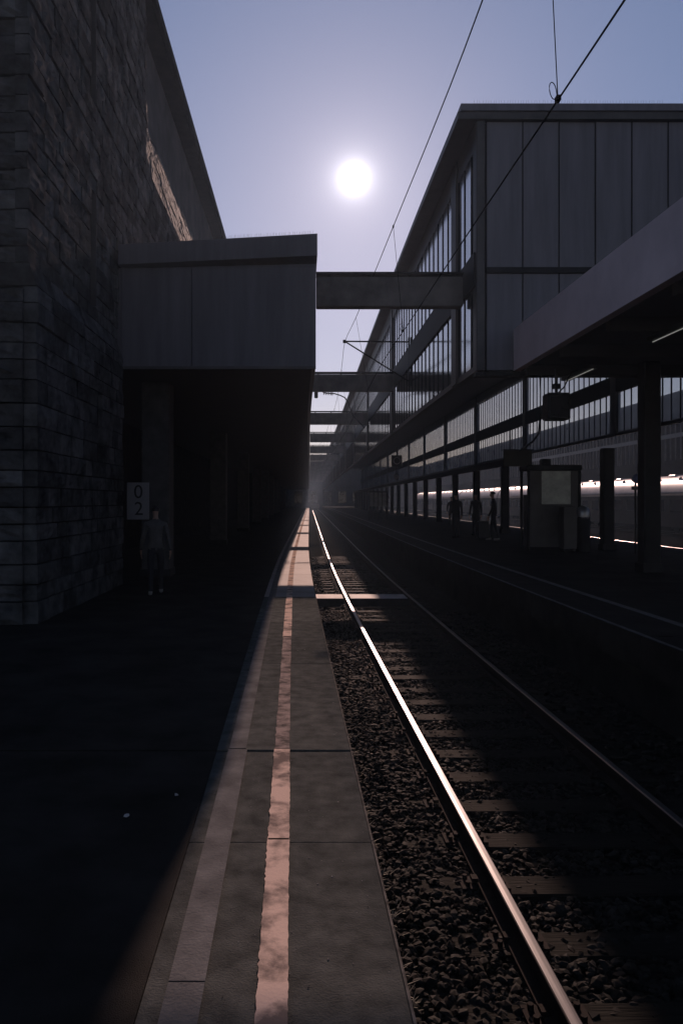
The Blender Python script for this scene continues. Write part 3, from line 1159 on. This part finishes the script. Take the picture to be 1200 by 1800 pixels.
# ------------------------------------------------------------------ platform columns and the beam on them
cols_y = [23.7 + 6.1 * k for k in range(22)]
CXX = 9.45
mb = empty('support_beam', (CXX, 40, 3.6), 'long low steel beam carried by the slim platform columns', 'beam')
m = MB()
m.sbox(CXX - 0.12, CXX + 0.12, 35.7, 160, 3.45, 3.72, step=3)
m.build('girder', M['steel'], mb)
for k, yc in enumerate(cols_y):
    prism_column('platform_column', CXX + bx(yc), yc, 0.34, ZR, 3.44,
                 'slim dark column of the row down the right platform, seen against the train', 'column',
                 'slim columns down the right platform', M['steel'])


# ------------------------------------------------------------------ things on the right platform
def at(px, py, yq_):
    return ((px - 530) * yq_ / F, yq_, CAMZ + (880 - py) * yq_ / F)


# glazed notice booth
by = 24.0
bx0, bx1 = at(922, 0, by)[0], at(1010, 0, by)[0]
bz1 = at(0, 818, by)[2]
e = empty('notice_booth', ((bx0 + bx1) / 2, by, ZR), 'dark notice booth holding one pale poster on the right platform', 'booth')
m = MB()
m.bevel_box(bx0 - 0.06, bx1 + 0.06, by - 0.45, by + 0.45, bz1 - 0.18, bz1, 0.03)
m.build('roof', M['steel'], e)
for cx_, cy_ in ((bx0, by - 0.38), (bx1, by - 0.38), (bx0, by + 0.38), (bx1, by + 0.38)):
    m = MB()
    m.tube([(cx_, cy_, ZR), (cx_, cy_, bz1 - 0.181)], 0.045, 10)
    m.build('post', M['steel'], e)
p0 = at(951, 886, by - 0.36)
p1 = at(1002, 826, by - 0.36)
m = MB()
m.box(bx0 + 0.05, p0[0] - 0.01, by - 0.40, by - 0.34, ZR + 0.1, bz1 - 0.19)
m.box(p1[0] + 0.01, bx1 - 0.05, by - 0.40, by - 0.34, ZR + 0.1, bz1 - 0.19)
m.box(p0[0] - 0.005, p1[0] + 0.005, by - 0.40, by - 0.34, ZR + 0.1, p0[2] - 0.01)
m.box(p0[0] - 0.005, p1[0] + 0.005, by - 0.40, by - 0.34, p1[2] + 0.01, bz1 - 0.19)
m.build('front_panel', M['panel_d'], e)
m = MB()
m.box(p0[0], p1[0], by - 0.375, by - 0.36, p0[2], p1[2])
M['glow_poster'] = material('glowing poster', (0.36, 0.36, 0.34), rough=0.4, var=0.25, scale=2.2, second=(0.10, 0.10, 0.10), detail=9)
_p = [n for n in M['glow_poster'].node_tree.nodes if n.type == 'BSDF_PRINCIPLED'][0]
_p.inputs['Emission Color'].default_value = (0.95, 1.0, 0.95, 1)
_p.inputs['Emission Strength'].default_value = 0.012  # faint glow added to lift the poster; no lamp stands behind it
m.build('poster', M['glow_poster'], e)
m = MB()
m.box(bx0 + 0.05, bx1 - 0.05, by + 0.30, by + 0.36, ZR + 0.1, bz1 - 0.9)
m.build('back_panel', M['panel_d'], e)

# litter bin with a domed lid
bp = at(1024, 0, 23.0)
e = empty('litter_bin', (bp[0], 23.0, ZR), 'slim litter bin with a shiny domed lid beside the notice booth', 'bin')
m = MB()
m.lathe(bp[0], 23.0, [(0.0, ZR), (0.19, ZR), (0.20, ZR + 0.02), (0.20, ZR + 0.98), (0.0, ZR + 0.98)], 20)
m.build('drum', M['steel'], e)
m = MB()
m.lathe(bp[0], 23.0, [(0.215, ZR + 1.02), (0.22, ZR + 1.12), (0.20, ZR + 1.22), (0.14, ZR + 1.30), (0.06, ZR + 1.34), (0.0, ZR + 1.35)], 20)
m.build('lid', M['stainless'], e)
m = MB()
for a in range(4):
    m.tube([(bp[0] + 0.18 * math.cos(a * 1.57), 23.0 + 0.18 * math.sin(a * 1.57), ZR + 0.97), (bp[0] + 0.19 * math.cos(a * 1.57), 23.0 + 0.19 * math.sin(a * 1.57), ZR + 1.03)], 0.015, 6)
m.build('lid_stay', M['steel'], e)

# luggage trolley / case by the booth
tp = at(1005, 0, 23.4)
e = empty('luggage_box', (tp[0] - .15, 22.9, ZR), 'dark boxy cabinet standing against the notice booth', 'cabinet')
m = MB()
m.bevel_box(tp[0] - 0.42, tp[0] - 0.02, 22.9, 23.35, ZR + 0.08, ZR + 1.33, 0.02)
m.build('cabinet', M['panel_d'], e)
m = MB()
for dx in (-0.38, -0.06):
    m.box(tp[0] + dx - 0.03, tp[0] + dx + 0.03, 22.95, 23.3, ZR, ZR + 0.08)
m.build('feet', M['steel'], e)

# round blue dispatch lamp on a post
lp = at(1118.5, 841, 22.0)
e = empty('round_blue_lamp', (lp[0], 22.0, ZR), 'round bluish lamp on a thin post beside the thick column', 'lamp')
m = MB()
m.tube([(lp[0], 22.1, ZR), (lp[0], 22.1, lp[2] - 0.1)], 0.03, 8)
m.build('post', M['steel'], e)
m = MB()
m.tube([(lp[0], 22.06, lp[2]), (lp[0], 21.98, lp[2])], [0.135, 0.135], 24)
m.tube([(lp[0], 21.979, lp[2]), (lp[0], 21.94, lp[2])], [0.12, 0.06], 24)
m.build('disc', M['blue'], e)
m = MB()
m.tube([(lp[0] + 0.135 * math.cos(t_), 21.99, lp[2] + 0.135 * math.sin(t_)) for t_ in np.linspace(0, 2 * math.pi, 25)], 0.014, 6)
m.build('rim', M['stainless'], e)
m = MB()
m.bevel_box(lp[0] - 0.11, lp[0] + 0.05, 22.0, 22.12, lp[2] - 0.32, lp[2] - 0.22, 0.01)
m.build('switch_box', M['pole'], e)

# olive board on the fourth post
ob0, ob1 = at(884, 820, 35.2), at(934, 792, 35.2)
e = empty('platform_sign', ((ob0[0] + ob1[0]) / 2, 35.2, ob0[2]), 'olive platform sign board fixed to a slim column left of the booth', 'sign')
m = MB()
m.bevel_box(ob0[0], ob1[0], 35.14, 35.24, ob0[2], ob1[2], 0.015)
m.build('board', M['olive'], e)
m = MB()
m.box(ob0[0] - 0.03, ob1[0] + 0.03, 35.12, 35.26, ob1[2] + 0.002, ob1[2] + 0.05)
m.build('frame_top', M['steel'], e)
m = MB()
for q in (0.25, 0.75):
    xq = ob0[0] + (ob1[0] - ob0[0]) * q
    m.tube([(xq, 35.19, ob1[2] + 0.05), (xq, 35.19, HZ0 + 0.4)], 0.02, 6)
m.build('hanger', M['steel'], e)

# square sign and round clock further off
q = at(697, 810, 48)
e = empty('square_sign', (q[0], 48, q[2]), 'small square dark sign with a pale ring hanging far down the platform', 'sign')
m = MB()
m.bevel_box(q[0] - 0.32, q[0] + 0.32, 47.95, 48.05, q[2] - 0.34, q[2] + 0.34, 0.02)
m.build('plate', M['steel'], e)
m = MB()
m.tube([(q[0] + 0.2 * math.cos(t_), 47.94, q[2] + 0.2 * math.sin(t_)) for t_ in np.linspace(0, 2 * math.pi, 25)], 0.025, 6)
m.build('ring', M['sign'], e)
m = MB()
m.tube([(q[0], 48, q[2] + 0.34), (q[0], 48, HZ0)], 0.025, 6)
m.build('hanger', M['steel'], e)
q = at(696, 838, 47)
e = empty('platform_clock', (q[0], 47, q[2]), 'round pale clock face below the small square sign', 'clock')
m = MB()
m.tube([(q[0], 47.06, q[2]), (q[0], 46.98, q[2])], 0.17, 24)
m.build('case', M['steel'], e)
m = MB()
m.tube([(q[0], 46.975, q[2]), (q[0], 46.965, q[2])], 0.14, 24)
m.build('dial', M['sign'], e)
m = MB()
m.box(q[0] - 0.008, q[0] + 0.008, 46.955, 46.962, q[2], q[2] + 0.11)
m.box(q[0], q[0] + 0.075, 46.955, 46.962, q[2] - 0.008, q[2] + 0.008)
m.build('hands', M['letter'], e)
m = MB()
m.tube([(q[0], 47.02, q[2] + 0.17), (q[0], 47.02, q[2] + 0.62)], 0.02, 6)
m.build('hanger', M['steel'], e)

# far waiting shelter with pale panes
q0, q1 = at(648, 890, 62), at(678, 866, 62)
e = empty('waiting_shelter', ((q0[0] + q1[0]) / 2, 62, ZR), 'small glazed waiting shelter with pale panes far down the right platform', 'shelter')
m = MB()
m.box(q0[0] - 0.1, q1[0] + 0.1, 61.4, 62.8, q1[2] + 0.02, q1[2] + 0.14)
m.build('roof', M['steel'], e)
M['pane'] = material('pale pane', (0.30, 0.30, 0.30), rough=0.35, var=0.3, scale=2)
for j in range(4):
    a = q0[0] + (q1[0] - q0[0]) * j / 4
    b = q0[0] + (q1[0] - q0[0]) * (j + 1) / 4
    m = MB()
    m.box(a + 0.03, b - 0.03, 61.5, 61.53, q0[2], q1[2])
    m.build('pane', M['pane'], e)
m = MB()
for j in range(5):
    a = q0[0] + (q1[0] - q0[0]) * j / 4
    m.box(a - 0.025, a + 0.025, 61.48, 61.56, ZR, q1[2] + 0.019)
m.build('frame', M['steel'], e)


# ------------------------------------------------------------------ people
def skin_body(name, joints, edges, root_i, mats, pick, parent=None, loc=(0, 0, 0), rotz=0.0):
    """joints: list of (x,y,z,rx,ry); one continuous skinned surface"""
    me = bpy.data.meshes.new(name)
    me.from_pydata([j[:3] for j in joints], edges, [])
    tmp = bpy.data.objects.new(name + '_tmp', me)
    COL.objects.link(tmp)
    sk = tmp.modifiers.new('skin', 'SKIN')
    sk.branch_smoothing = 0.4
    for i_, j in enumerate(joints):
        sv = me.skin_vertices[0].data[i_]
        sv.radius = (j[3], j[4])
        sv.use_root = (i_ == root_i)
    ss = tmp.modifiers.new('sub', 'SUBSURF')
    ss.levels = 2
    ss.render_levels = 2
    dg = bpy.context.evaluated_depsgraph_get()
    dg.update()
    out = bpy.data.meshes.new_from_object(tmp.evaluated_get(dg))
    bpy.data.objects.remove(tmp)
    out.materials.clear()
    for mm in mats:
        out.materials.append(mm)
    for p in out.polygons:
        p.use_smooth = True
        p.material_index = pick(p.center)
    o_ = bpy.data.objects.new(name, out)
    COL.objects.link(o_)
    if parent is not None:
        o_.parent = parent
    return o_


def person(x, y, z0, h, rotz, lean, stride, mats, label, group=None, arm=0.15):
    """standing / walking figure. local +y is where it faces; returns the empty"""
    e_ = empty('person', (x, y, z0), label, 'person', group)
    e_.rotation_euler = (0, 0, rotz)
    S = h / 1.75
    L = lambda zz: (lean * max(0.0, zz - 0.9))           # forward lean grows upward from the hips

    def P(px_, py_, pz_, r1, r2=None):
        return (px_ * S, (py_ + L(pz_)) * S, pz_ * S - 0.25 * lean * max(0, pz_ - 0.9) * lean * S, r1 * S, (r2 or r1) * S)
    J, E = [], []

    def chain(pts, start=None):
        prev = start
        for p_ in pts:
            J.append(p_)
            if prev is not None:
                E.append((prev, len(J) - 1))
            prev = len(J) - 1
        return prev
    pelvis = chain([P(0, 0, 0.93, 0.155, 0.115)])
    chest = chain([P(0, 0, 1.10, 0.14, 0.105), P(0, 0.0, 1.27, 0.165, 0.115), P(0, 0, 1.40, 0.15, 0.10)], pelvis)
    neck = chain([P(0, 0.01, 1.49, 0.058), P(0, 0.025, 1.55, 0.055), P(0, 0.035, 1.615, 0.078, 0.092), P(0, 0.03, 1.68, 0.076, 0.094), P(0, 0.02, 1.735, 0.045, 0.06)], chest)
    chain([P(0, 0.125, 1.615, 0.017)], neck - 2)            # nose
    for sgn in (-1, 1):
        st = stride * sgn
        chain([P(sgn * 0.10, 0.02, 0.86, 0.095), P(sgn * 0.10, st * 0.5 + 0.03, 0.50, 0.062), P(sgn * 0.105, st - 0.01, 0.10, 0.042),
               P(sgn * 0.11, st - 0.03, 0.045, 0.045), P(sgn * 0.115, st + 0.09, 0.04, 0.044, 0.038), P(sgn * 0.12, st + 0.17, 0.032, 0.036, 0.028)], pelvis)
        sw = -st * 0.55
        sh = chain([P(sgn * 0.185, 0.0, 1.40, 0.068), P(sgn * (0.225 + arm * 0.4), sw * 0.3, 1.14, 0.050), P(sgn * (0.235 + arm), sw + 0.06, 0.90, 0.036),
                    P(sgn * (0.237 + arm), sw + 0.075, 0.86, 0.026, 0.036), P(sgn * (0.235 + arm), sw + 0.085, 0.81, 0.020, 0.038)], chest)
        for fi, (dy, ln) in enumerate(((-0.028, 0.055), (-0.010, 0.070), (0.009, 0.075), (0.027, 0.066))):
            chain([P(sgn * (0.233 + arm), sw + 0.088 + dy, 0.765, 0.009), P(sgn * (0.226 + arm), sw + 0.09 + dy, 0.765 - ln * 0.55, 0.009), P(sgn * (0.213 + arm), sw + 0.092 + dy, 0.765 - ln, 0.007)], sh)
        chain([P(sgn * (0.228 + arm), sw + 0.125, 0.825, 0.011), P(sgn * (0.218 + arm), sw + 0.140, 0.785, 0.009)], sh - 1)
    top, leg, skin, shoe = mats
    a_skin = 0.87 * S

    def pick(c):
        if c.z < 0.085 * S:
            return 3
        if c.z > 1.50 * S - 0.25 * lean * lean * 0.6:
            return 2
        if abs(c.x) > 0.19 * S and c.z < a_skin:
            return 2
        if c.z < 0.90 * S:
            return 1
        return 0
    skin_body('body', J, E, 0, [top, leg, skin, shoe], pick, e_)
    # hair cap and ears
    hc = P(0, 0.018, 1.675, 0)
    m_ = MB()
    seg = 16
    ring = []
    for i_ in range(7):
        th = i_ / 6 * 1.75
        ring.append((math.sin(th), math.cos(th)))
    for i_ in range(6):
        (r0, c0), (r1, c1) = ring[i_], ring[i_ + 1]
        for k_ in range(seg):
            a0, a1 = 2 * math.pi * k_ / seg, 2 * math.pi * (k_ + 1) / seg
            q_ = []
            for rr_, cc_, aa in ((r0, c0, a0), (r0, c0, a1), (r1, c1, a1), (r1, c1, a0)):
                yy_ = math.sin(aa) * rr_ * 0.106
                zz_ = cc_ * 0.088
                if yy_ > 0.045 and zz_ < 0.03:
                    yy_, zz_ = 0.045, max(zz_, 0.03)
                q_.append((hc[0] + math.cos(aa) * rr_ * 0.087 * S, hc[1] + yy_ * S, hc[2] + zz_ * S))
            m_.add(q_, [(0, 1, 2, 3)], True)
    o_ = m_.build('hair', M['hair'], None)
    o_.parent = e_
    return e_


person((274 - 530) * 15.4 / F, 15.4, 0, 1.74, math.radians(12), 0.20, 0.20, (M['jacket'], M['trousers'], M['skin'], M['shoe']),
       'person in a grey jacket and dark trousers walking away beside the number board', arm=0.05)
PP = [(802, 31.5, 1.80, 0.4, 0.02, 0.05, 'person in a dark coat standing left of the two figures by the columns'),
      (836, 34.0, 1.78, 2.6, 0.0, 0.0, 'person in a dark coat standing close behind another by the columns'),
      (868, 29.5, 1.84, 1.2, 0.05, 0.16, 'person in dark clothes and pale shoes walking just left of the olive sign'),
      (793, 46.0, 1.72, 3.0, 0.0, 0.04, 'person in dark clothes standing farthest down the right platform')]
for px, yq, h, rz, ln, st, lab in PP:
    person((px - 530) * yq / F, yq, ZR, h, rz, ln, st, (M['coat'], M['trousers'], M['skin'], M['shoe'] if px == 868 else M['coat']), lab, 'people waiting on the right platform', arm=0.03)
# suitcase beside the walker
sc0 = at(848, 0, 29.8)
e = empty('suitcase', (sc0[0], 29.8, ZR), 'dark upright suitcase standing beside the walking person', 'suitcase')
m = MB()
m.bevel_box(sc0[0] - 0.22, sc0[0] + 0.22, 29.65, 29.92, ZR + 0.06, ZR + 0.72, 0.04)
m.build('shell', M['bag'], e)
m = MB()
m.tube([(sc0[0] - 0.12, 29.78, ZR + 0.72), (sc0[0] - 0.12, 29.78, ZR + 1.02), (sc0[0] + 0.12, 29.78, ZR + 1.02), (sc0[0] + 0.12, 29.78, ZR + 0.72)], 0.012, 6)
m.build('handle', M['pole'], e)
for dx in (-0.16, 0.16):
    m = MB()
    m.tube([(sc0[0] + dx - 0.015, 29.78, ZR + 0.035), (sc0[0] + dx + 0.015, 29.78, ZR + 0.035)], 0.034, 12)
    m.build('wheel', M['letter'], e)

# ------------------------------------------------------------------ train beyond the hall
TX = 24.5
train = empty('parked_train', (TX + 1.5, 60, -0.4), 'long dark train with a sunlit silver roof standing beyond the right platform', 'train')
LC = 26.0
half = [(0.0, 2.22), (0.04, 2.42), (0.11, 2.64), (0.21, 2.86), (0.35, 3.07), (0.53, 3.25), (0.76, 3.41), (1.08, 3.53)]
prof_roof = [(TX + a_, b_) for a_, b_ in half] + [(TX + 1.5, 3.58)] + [(TX + 3.0 - a_, b_) for a_, b_ in reversed(half)]
y = 22.0
for k in range(6):
    ya, yb = y, y + LC
    m = MB()
    m.prism(prof_roof, list(np.linspace(ya + 0.3, yb - 0.3, 10)), smooth=True)
    rf = m.build('roof', M['train'], train)
    for q in np.arange(ya + 2.2, yb - 1.5, 3.1):
        d = bx(q)
        m = MB()
        m.bevel_box(TX + 0.9 + d, TX + 1.9 + d, q, q + 0.9, 3.46, 3.62, 0.05)
        m.build('vent', M['train'], rf)
        m = MB()
        m.bevel_box(TX + 0.50 + d, TX + 0.66 + d, q + 1.5, q + 1.66, 3.20, 3.42, 0.02)
        m.build('roof_knob', M['train'], rf)
    m = MB()
    m.sbox(TX, TX + 3.0, ya + 0.3, yb - 0.3, 0.10, 2.20, step=3)
    m.build('coach_body', M['train_body'], train)
    m = MB()
    m.sbox(TX - 0.02, TX, ya + 0.3, yb - 0.3, 2.17, 2.215, step=3)
    m.build('gutter', M['flash'], train)
    for q in np.arange(ya + 2.5, yb - 3, 2.4):
        d = bx(q)
        m = MB()
        m.box(TX - 0.012 + d, TX + 0.0 + d, q, q + 1.5, 1.1, 1.9)
        m.build('window', M['glass_d'], train)
    m = MB()
    for q in (ya + 3.5, yb - 3.5):
        for w in (-1.2, 1.2):
            d = bx(q + w)
            for xs_ in (25.3, 26.8):
                m.tube([(xs_ - 0.06 + d, q + w, 0.07), (xs_ + 0.06 + d, q + w, 0.07)], 0.44, 20)
        m.sbox(25.1, 27.0, q - 1.7, q + 1.7, -0.05, 0.095, step=2)
    m.build('bogie', M['steel'], train)
    if k:
        m = MB()
        m.sbox(TX + 0.4, TX + 2.6, ya - 0.29, ya + 0.29, 0.3, 3.2, step=1)
        m.build('gangway', M['letter'], train)
    y = yb

# the next hall beyond the train
fh = empty('distant_hall', (36, 60, 0), 'big dark neighbouring station hall behind the train', 'building')
m = MB()
m.box(30.6, 48, 15, 215, 0.30, 10.0)
m.build('wall', M['eave'], fh)
m = MB()
m.box(29.2, 48.4, 14.6, 215.4, 10.01, 10.35)
m.build('roof', M['steel'], fh)
m = MB()
for q in np.arange(16, 214, 0.9):
    m.box(30.50, 30.598, q, q + 0.10, 5.2, 9.6)
m.box(30.45, 30.499, 15.5, 214.5, 7.0, 7.35)
m.build('ribs', M['pole'], fh)
m = MB()
m.box(29.0, 48.0, 10, 215, -0.94, 0.298)
struct(m.build('far_platform', M['bed2']))

# station head building closing the far end
hb = empty('head_building', (5, 214, 0), 'hazy grey building closing the far end of the tracks', 'building')
m = MB()
m.box(-60, 80, 214, 230, 0.2, 10.5)
m.build('wall', M['plaster'], hb)
m = MB()
m.box(-60.5, 80.5, 213.5, 230.5, 10.51, 11.2)
m.build('roof', M['steel'], hb)
for q in np.arange(-10, 25, 4.0):
    m = MB()
    m.box(q, q + 2.2, 213.9, 213.995, 1.2, 4.4)
    m.build('window', M['glass_d'], hb)
# buffer stop and little lamp at the far end of the track
e = empty('buffer_stop', (1.97 + bx(203), 203, -0.6), 'small pale buffer stop at the far end of the track', 'buffer')
m = MB()
m.bevel_box(0.8 + bx(203), 3.1 + bx(203), 204.1, 204.6, -0.2, 0.9, 0.05)
m.build('beam', M['kerb'], e)
m = MB()
for q in (1.2, 2.7):
    m.box(q - 0.1 + bx(203), q + 0.1 + bx(203), 204.62, 205.6, -0.6, 0.7)
m.build('strut', M['steel'], e)

# ------------------------------------------------------------------ overhead line
ol = empty('overhead_line', (1.9, 15, 5.1), 'sagging overhead wires with thin droppers above the near track', 'overhead wire')


def interp_curve(pts, n=60):
    pts = np.array(pts, float)
    yq_ = np.linspace(pts[0, 1], pts[-1, 1], n)
    # smooth through the points (catmull-rom like, by cubic fit on local pieces)
    xs_ = np.interp(yq_, pts[:, 1], pts[:, 0])
    zs_ = np.interp(yq_, pts[:, 1], pts[:, 2])
    ker = np.ones(5) / 5
    xs2 = np.convolve(np.pad(xs_, 2, mode='edge'), ker, 'valid')
    zs2 = np.convolve(np.pad(zs_, 2, mode='edge'), ker, 'valid')
    return [(a, b, c) for a, b, c in zip(xs2, yq_, zs2)]


def mess(px, py, yq_):
    return at(px, py, yq_)


MP = [(2.02, 2.0, 7.62), at(850, 0, 8.4), at(770, 205, 11.0), at(690, 400, 15.1), at(660, 475, 18.0), at(625, 560, 22.9), at(605, 600, 28.0)]
CP = [(2.13, 2.0, 5.13), at(1100, 0, 5.05), at(980, 175, 6.35), at(790, 458, 10.7), at(722, 563, 14.2)]
far_m = [(1.75 + bx(y_) + 0.3 * math.sin((y_ - 28) / 14.2), y_, 7.9 - 0.35 * math.sin(math.pi * ((y_ - 28) % 28.4) / 28.4)) for y_ in np.arange(33, 200, 4.0)]
far_c = [(1.97 + bx(y_) + 0.22 * math.sin((y_ - 28) / 14.2 + 1.2), y_, 5.12) for y_ in np.arange(18, 200, 4.0)]
mc = interp_curve(MP + far_m, 240)
cc = interp_curve(CP + far_c, 240)
m = MB()
m.tube(mc, 0.0085, 6)
m.build('messenger_wire', M['wire'], ol)
m = MB()
m.tube(cc, 0.0085, 6)
m.build('contact_wire', M['wire'], ol)
mcn, ccn = np.array(mc), np.array(cc)


def on(c, yq_):
    return (float(np.interp(yq_, c[:, 1], c[:, 0])), yq_, float(np.interp(yq_, c[:, 1], c[:, 2])))


for yd in [6.35, 15.1, 22.9] + [34.5 + 7.1 * k for k in range(16)]:
    a, b = on(mcn, yd), on(ccn, yd)
    m = MB()
    m.tube([a, ((a[0] + b[0]) / 2, yd + 0.01, (a[2] + b[2]) / 2), (b[0], yd, b[2] + 0.0)], 0.0045, 5)
    if yd < 20:
        r0 = 0.06
        m.tube([(b[0] - 0.03 + 0.028 * math.sin(t_) - 0.02 * (1 - math.cos(t_)) * 0.5, yd, b[2] + 0.075 - 0.07 * math.cos(t_)) for t_ in np.linspace(0, 2 * math.pi, 16)], 0.004, 5)
        m.box(b[0] - 0.018, b[0] + 0.018, yd - 0.03, yd + 0.03, b[2] - 0.012, b[2] + 0.03)
        m.box(a[0] - 0.014, a[0] + 0.014, yd - 0.025, yd + 0.025, a[2] - 0.02, a[2] + 0.02)
    m.build('dropper', M['wire'], ol)

# wall bracket holding the wires by the second beam
by_ = 28.0
bp = at(605, 600, by_)
e = empty('wire_bracket', (HX0 + bx(by_), by_, bp[2]), 'slim tube bracket reaching from the hall wall to the overhead wire before the second beam', 'bracket')
m = MB()
m.tube([bp, (HX0 + bx(by_) - 0.04, by_, bp[2] - 0.02)], 0.028, 8)
m.build('top_tube', M['wire'], e)
m = MB()
m.tube([(bp[0] + 0.03, by_, bp[2] - 0.01), (HX0 + bx(by_) - 0.04, by_, bp[2] - 1.42)], 0.026, 8)
m.build('stay_tube', M['wire'], e)
m = MB()
m.bevel_box(bp[0] - 0.05, bp[0] + 0.06, by_ - 0.05, by_ + 0.05, bp[2] - 0.06, bp[2] + 0.05, 0.01)
m.build('clamp', M['wire'], e)
m = MB()
m.bevel_box(HX0 + bx(by_) - 0.039, HX0 + bx(by_) - 0.004, by_ - 0.12, by_ + 0.12, bp[2] - 1.6, bp[2] + 0.15, 0.01)
m.build('wall_plate', M['steel'], e)
# insulated bracket between second and third beam
iy = 42.0
e = empty('insulated_bracket', (RX1 + bx(iy), iy, 7.6), 'curved arm with ribbed insulators seen between the second and third beams', 'bracket')
P_ = [at(565, 688, iy), at(572, 691, iy), at(588, 692, iy), at(598, 695, iy), at(606, 699, iy), at(612, 708, iy), at(620, 730, iy), at(640, 752, iy)]
m = MB()
m.tube(P_, 0.032, 8)
m.build('arm', M['wire'], e)
m = MB()
for px in (569, 573, 577, 581, 584):
    c_ = at(px, 690.5 + (px - 565) * 0.08, iy)
    m.tube([(c_[0] - 0.025, iy, c_[2]), (c_[0] + 0.025, iy, c_[2])], [0.10, 0.09], 14)
m.build('insulator', M['insul'], e)
c_ = at(555.5, 692, iy)
m = MB()
m.bevel_box(c_[0] - 0.10, c_[0] + 0.10, iy - 0.1, iy + 0.1, c_[2] - 0.24, c_[2] + 0.22, 0.04)
m.tube([(c_[0], iy, c_[2] + 0.1), P_[0]], 0.03, 8)
m.build('fixing_block', M['wire'], e)

# scraps on the left platform
for i, (px, py, s_) in enumerate(((222, 1437, 0.018), (310, 1400, 0.012))):
    yq = F * CAMZ / (py - 880)
    xq = (px - 530) * yq / F
    m = MB()
    r = np.random.default_rng(50 + i)
    n = 7
    pts = [(xq + s_ * math.cos(a) * r.uniform(0.6, 1.2), yq + s_ * 1.6 * math.sin(a) * r.uniform(0.6, 1.2), 0.004 + r.uniform(0, 0.012)) for a in np.linspace(0, 2 * math.pi, n, endpoint=False)]
    top = [(p[0], p[1], p[2] + 0.004) for p in pts]
    m.add(pts + top, [tuple(range(n - 1, -1, -1)), tuple(range(n, 2 * n))] + [(k, (k + 1) % n, n + (k + 1) % n, n + k) for k in range(n)])
    o = m.build('paper_scrap', M['litter'], None, loc=(xq, yq, 0))
    tag(o, ['larger pale paper scrap lying on the dark asphalt', 'tiny pale paper scrap lying nearer the guidance strip'][i], 'litter')

# ------------------------------------------------------------------ haze
m = MB()
m.box(-75, 95, -12, 300, -1.95, 17.2)
hz = m.build('haze', M['wire'])
hz['kind'] = 'stuff'
hm = bpy.data.materials.new('station haze')
hm.use_nodes = True
t = hm.node_tree
t.nodes.clear()
ho = t.nodes.new('ShaderNodeOutputMaterial')
pv = t.nodes.new('ShaderNodeVolumePrincipled')
pv.inputs['Color'].default_value = (0.54, 0.74, 1.0, 1)
pv.inputs['Density'].default_value = 0.0008
pv.inputs['Anisotropy'].default_value = 0.40
t.links.new(pv.outputs[0], ho.inputs['Volume'])
hz.data.materials.clear()
hz.data.materials.append(hm)
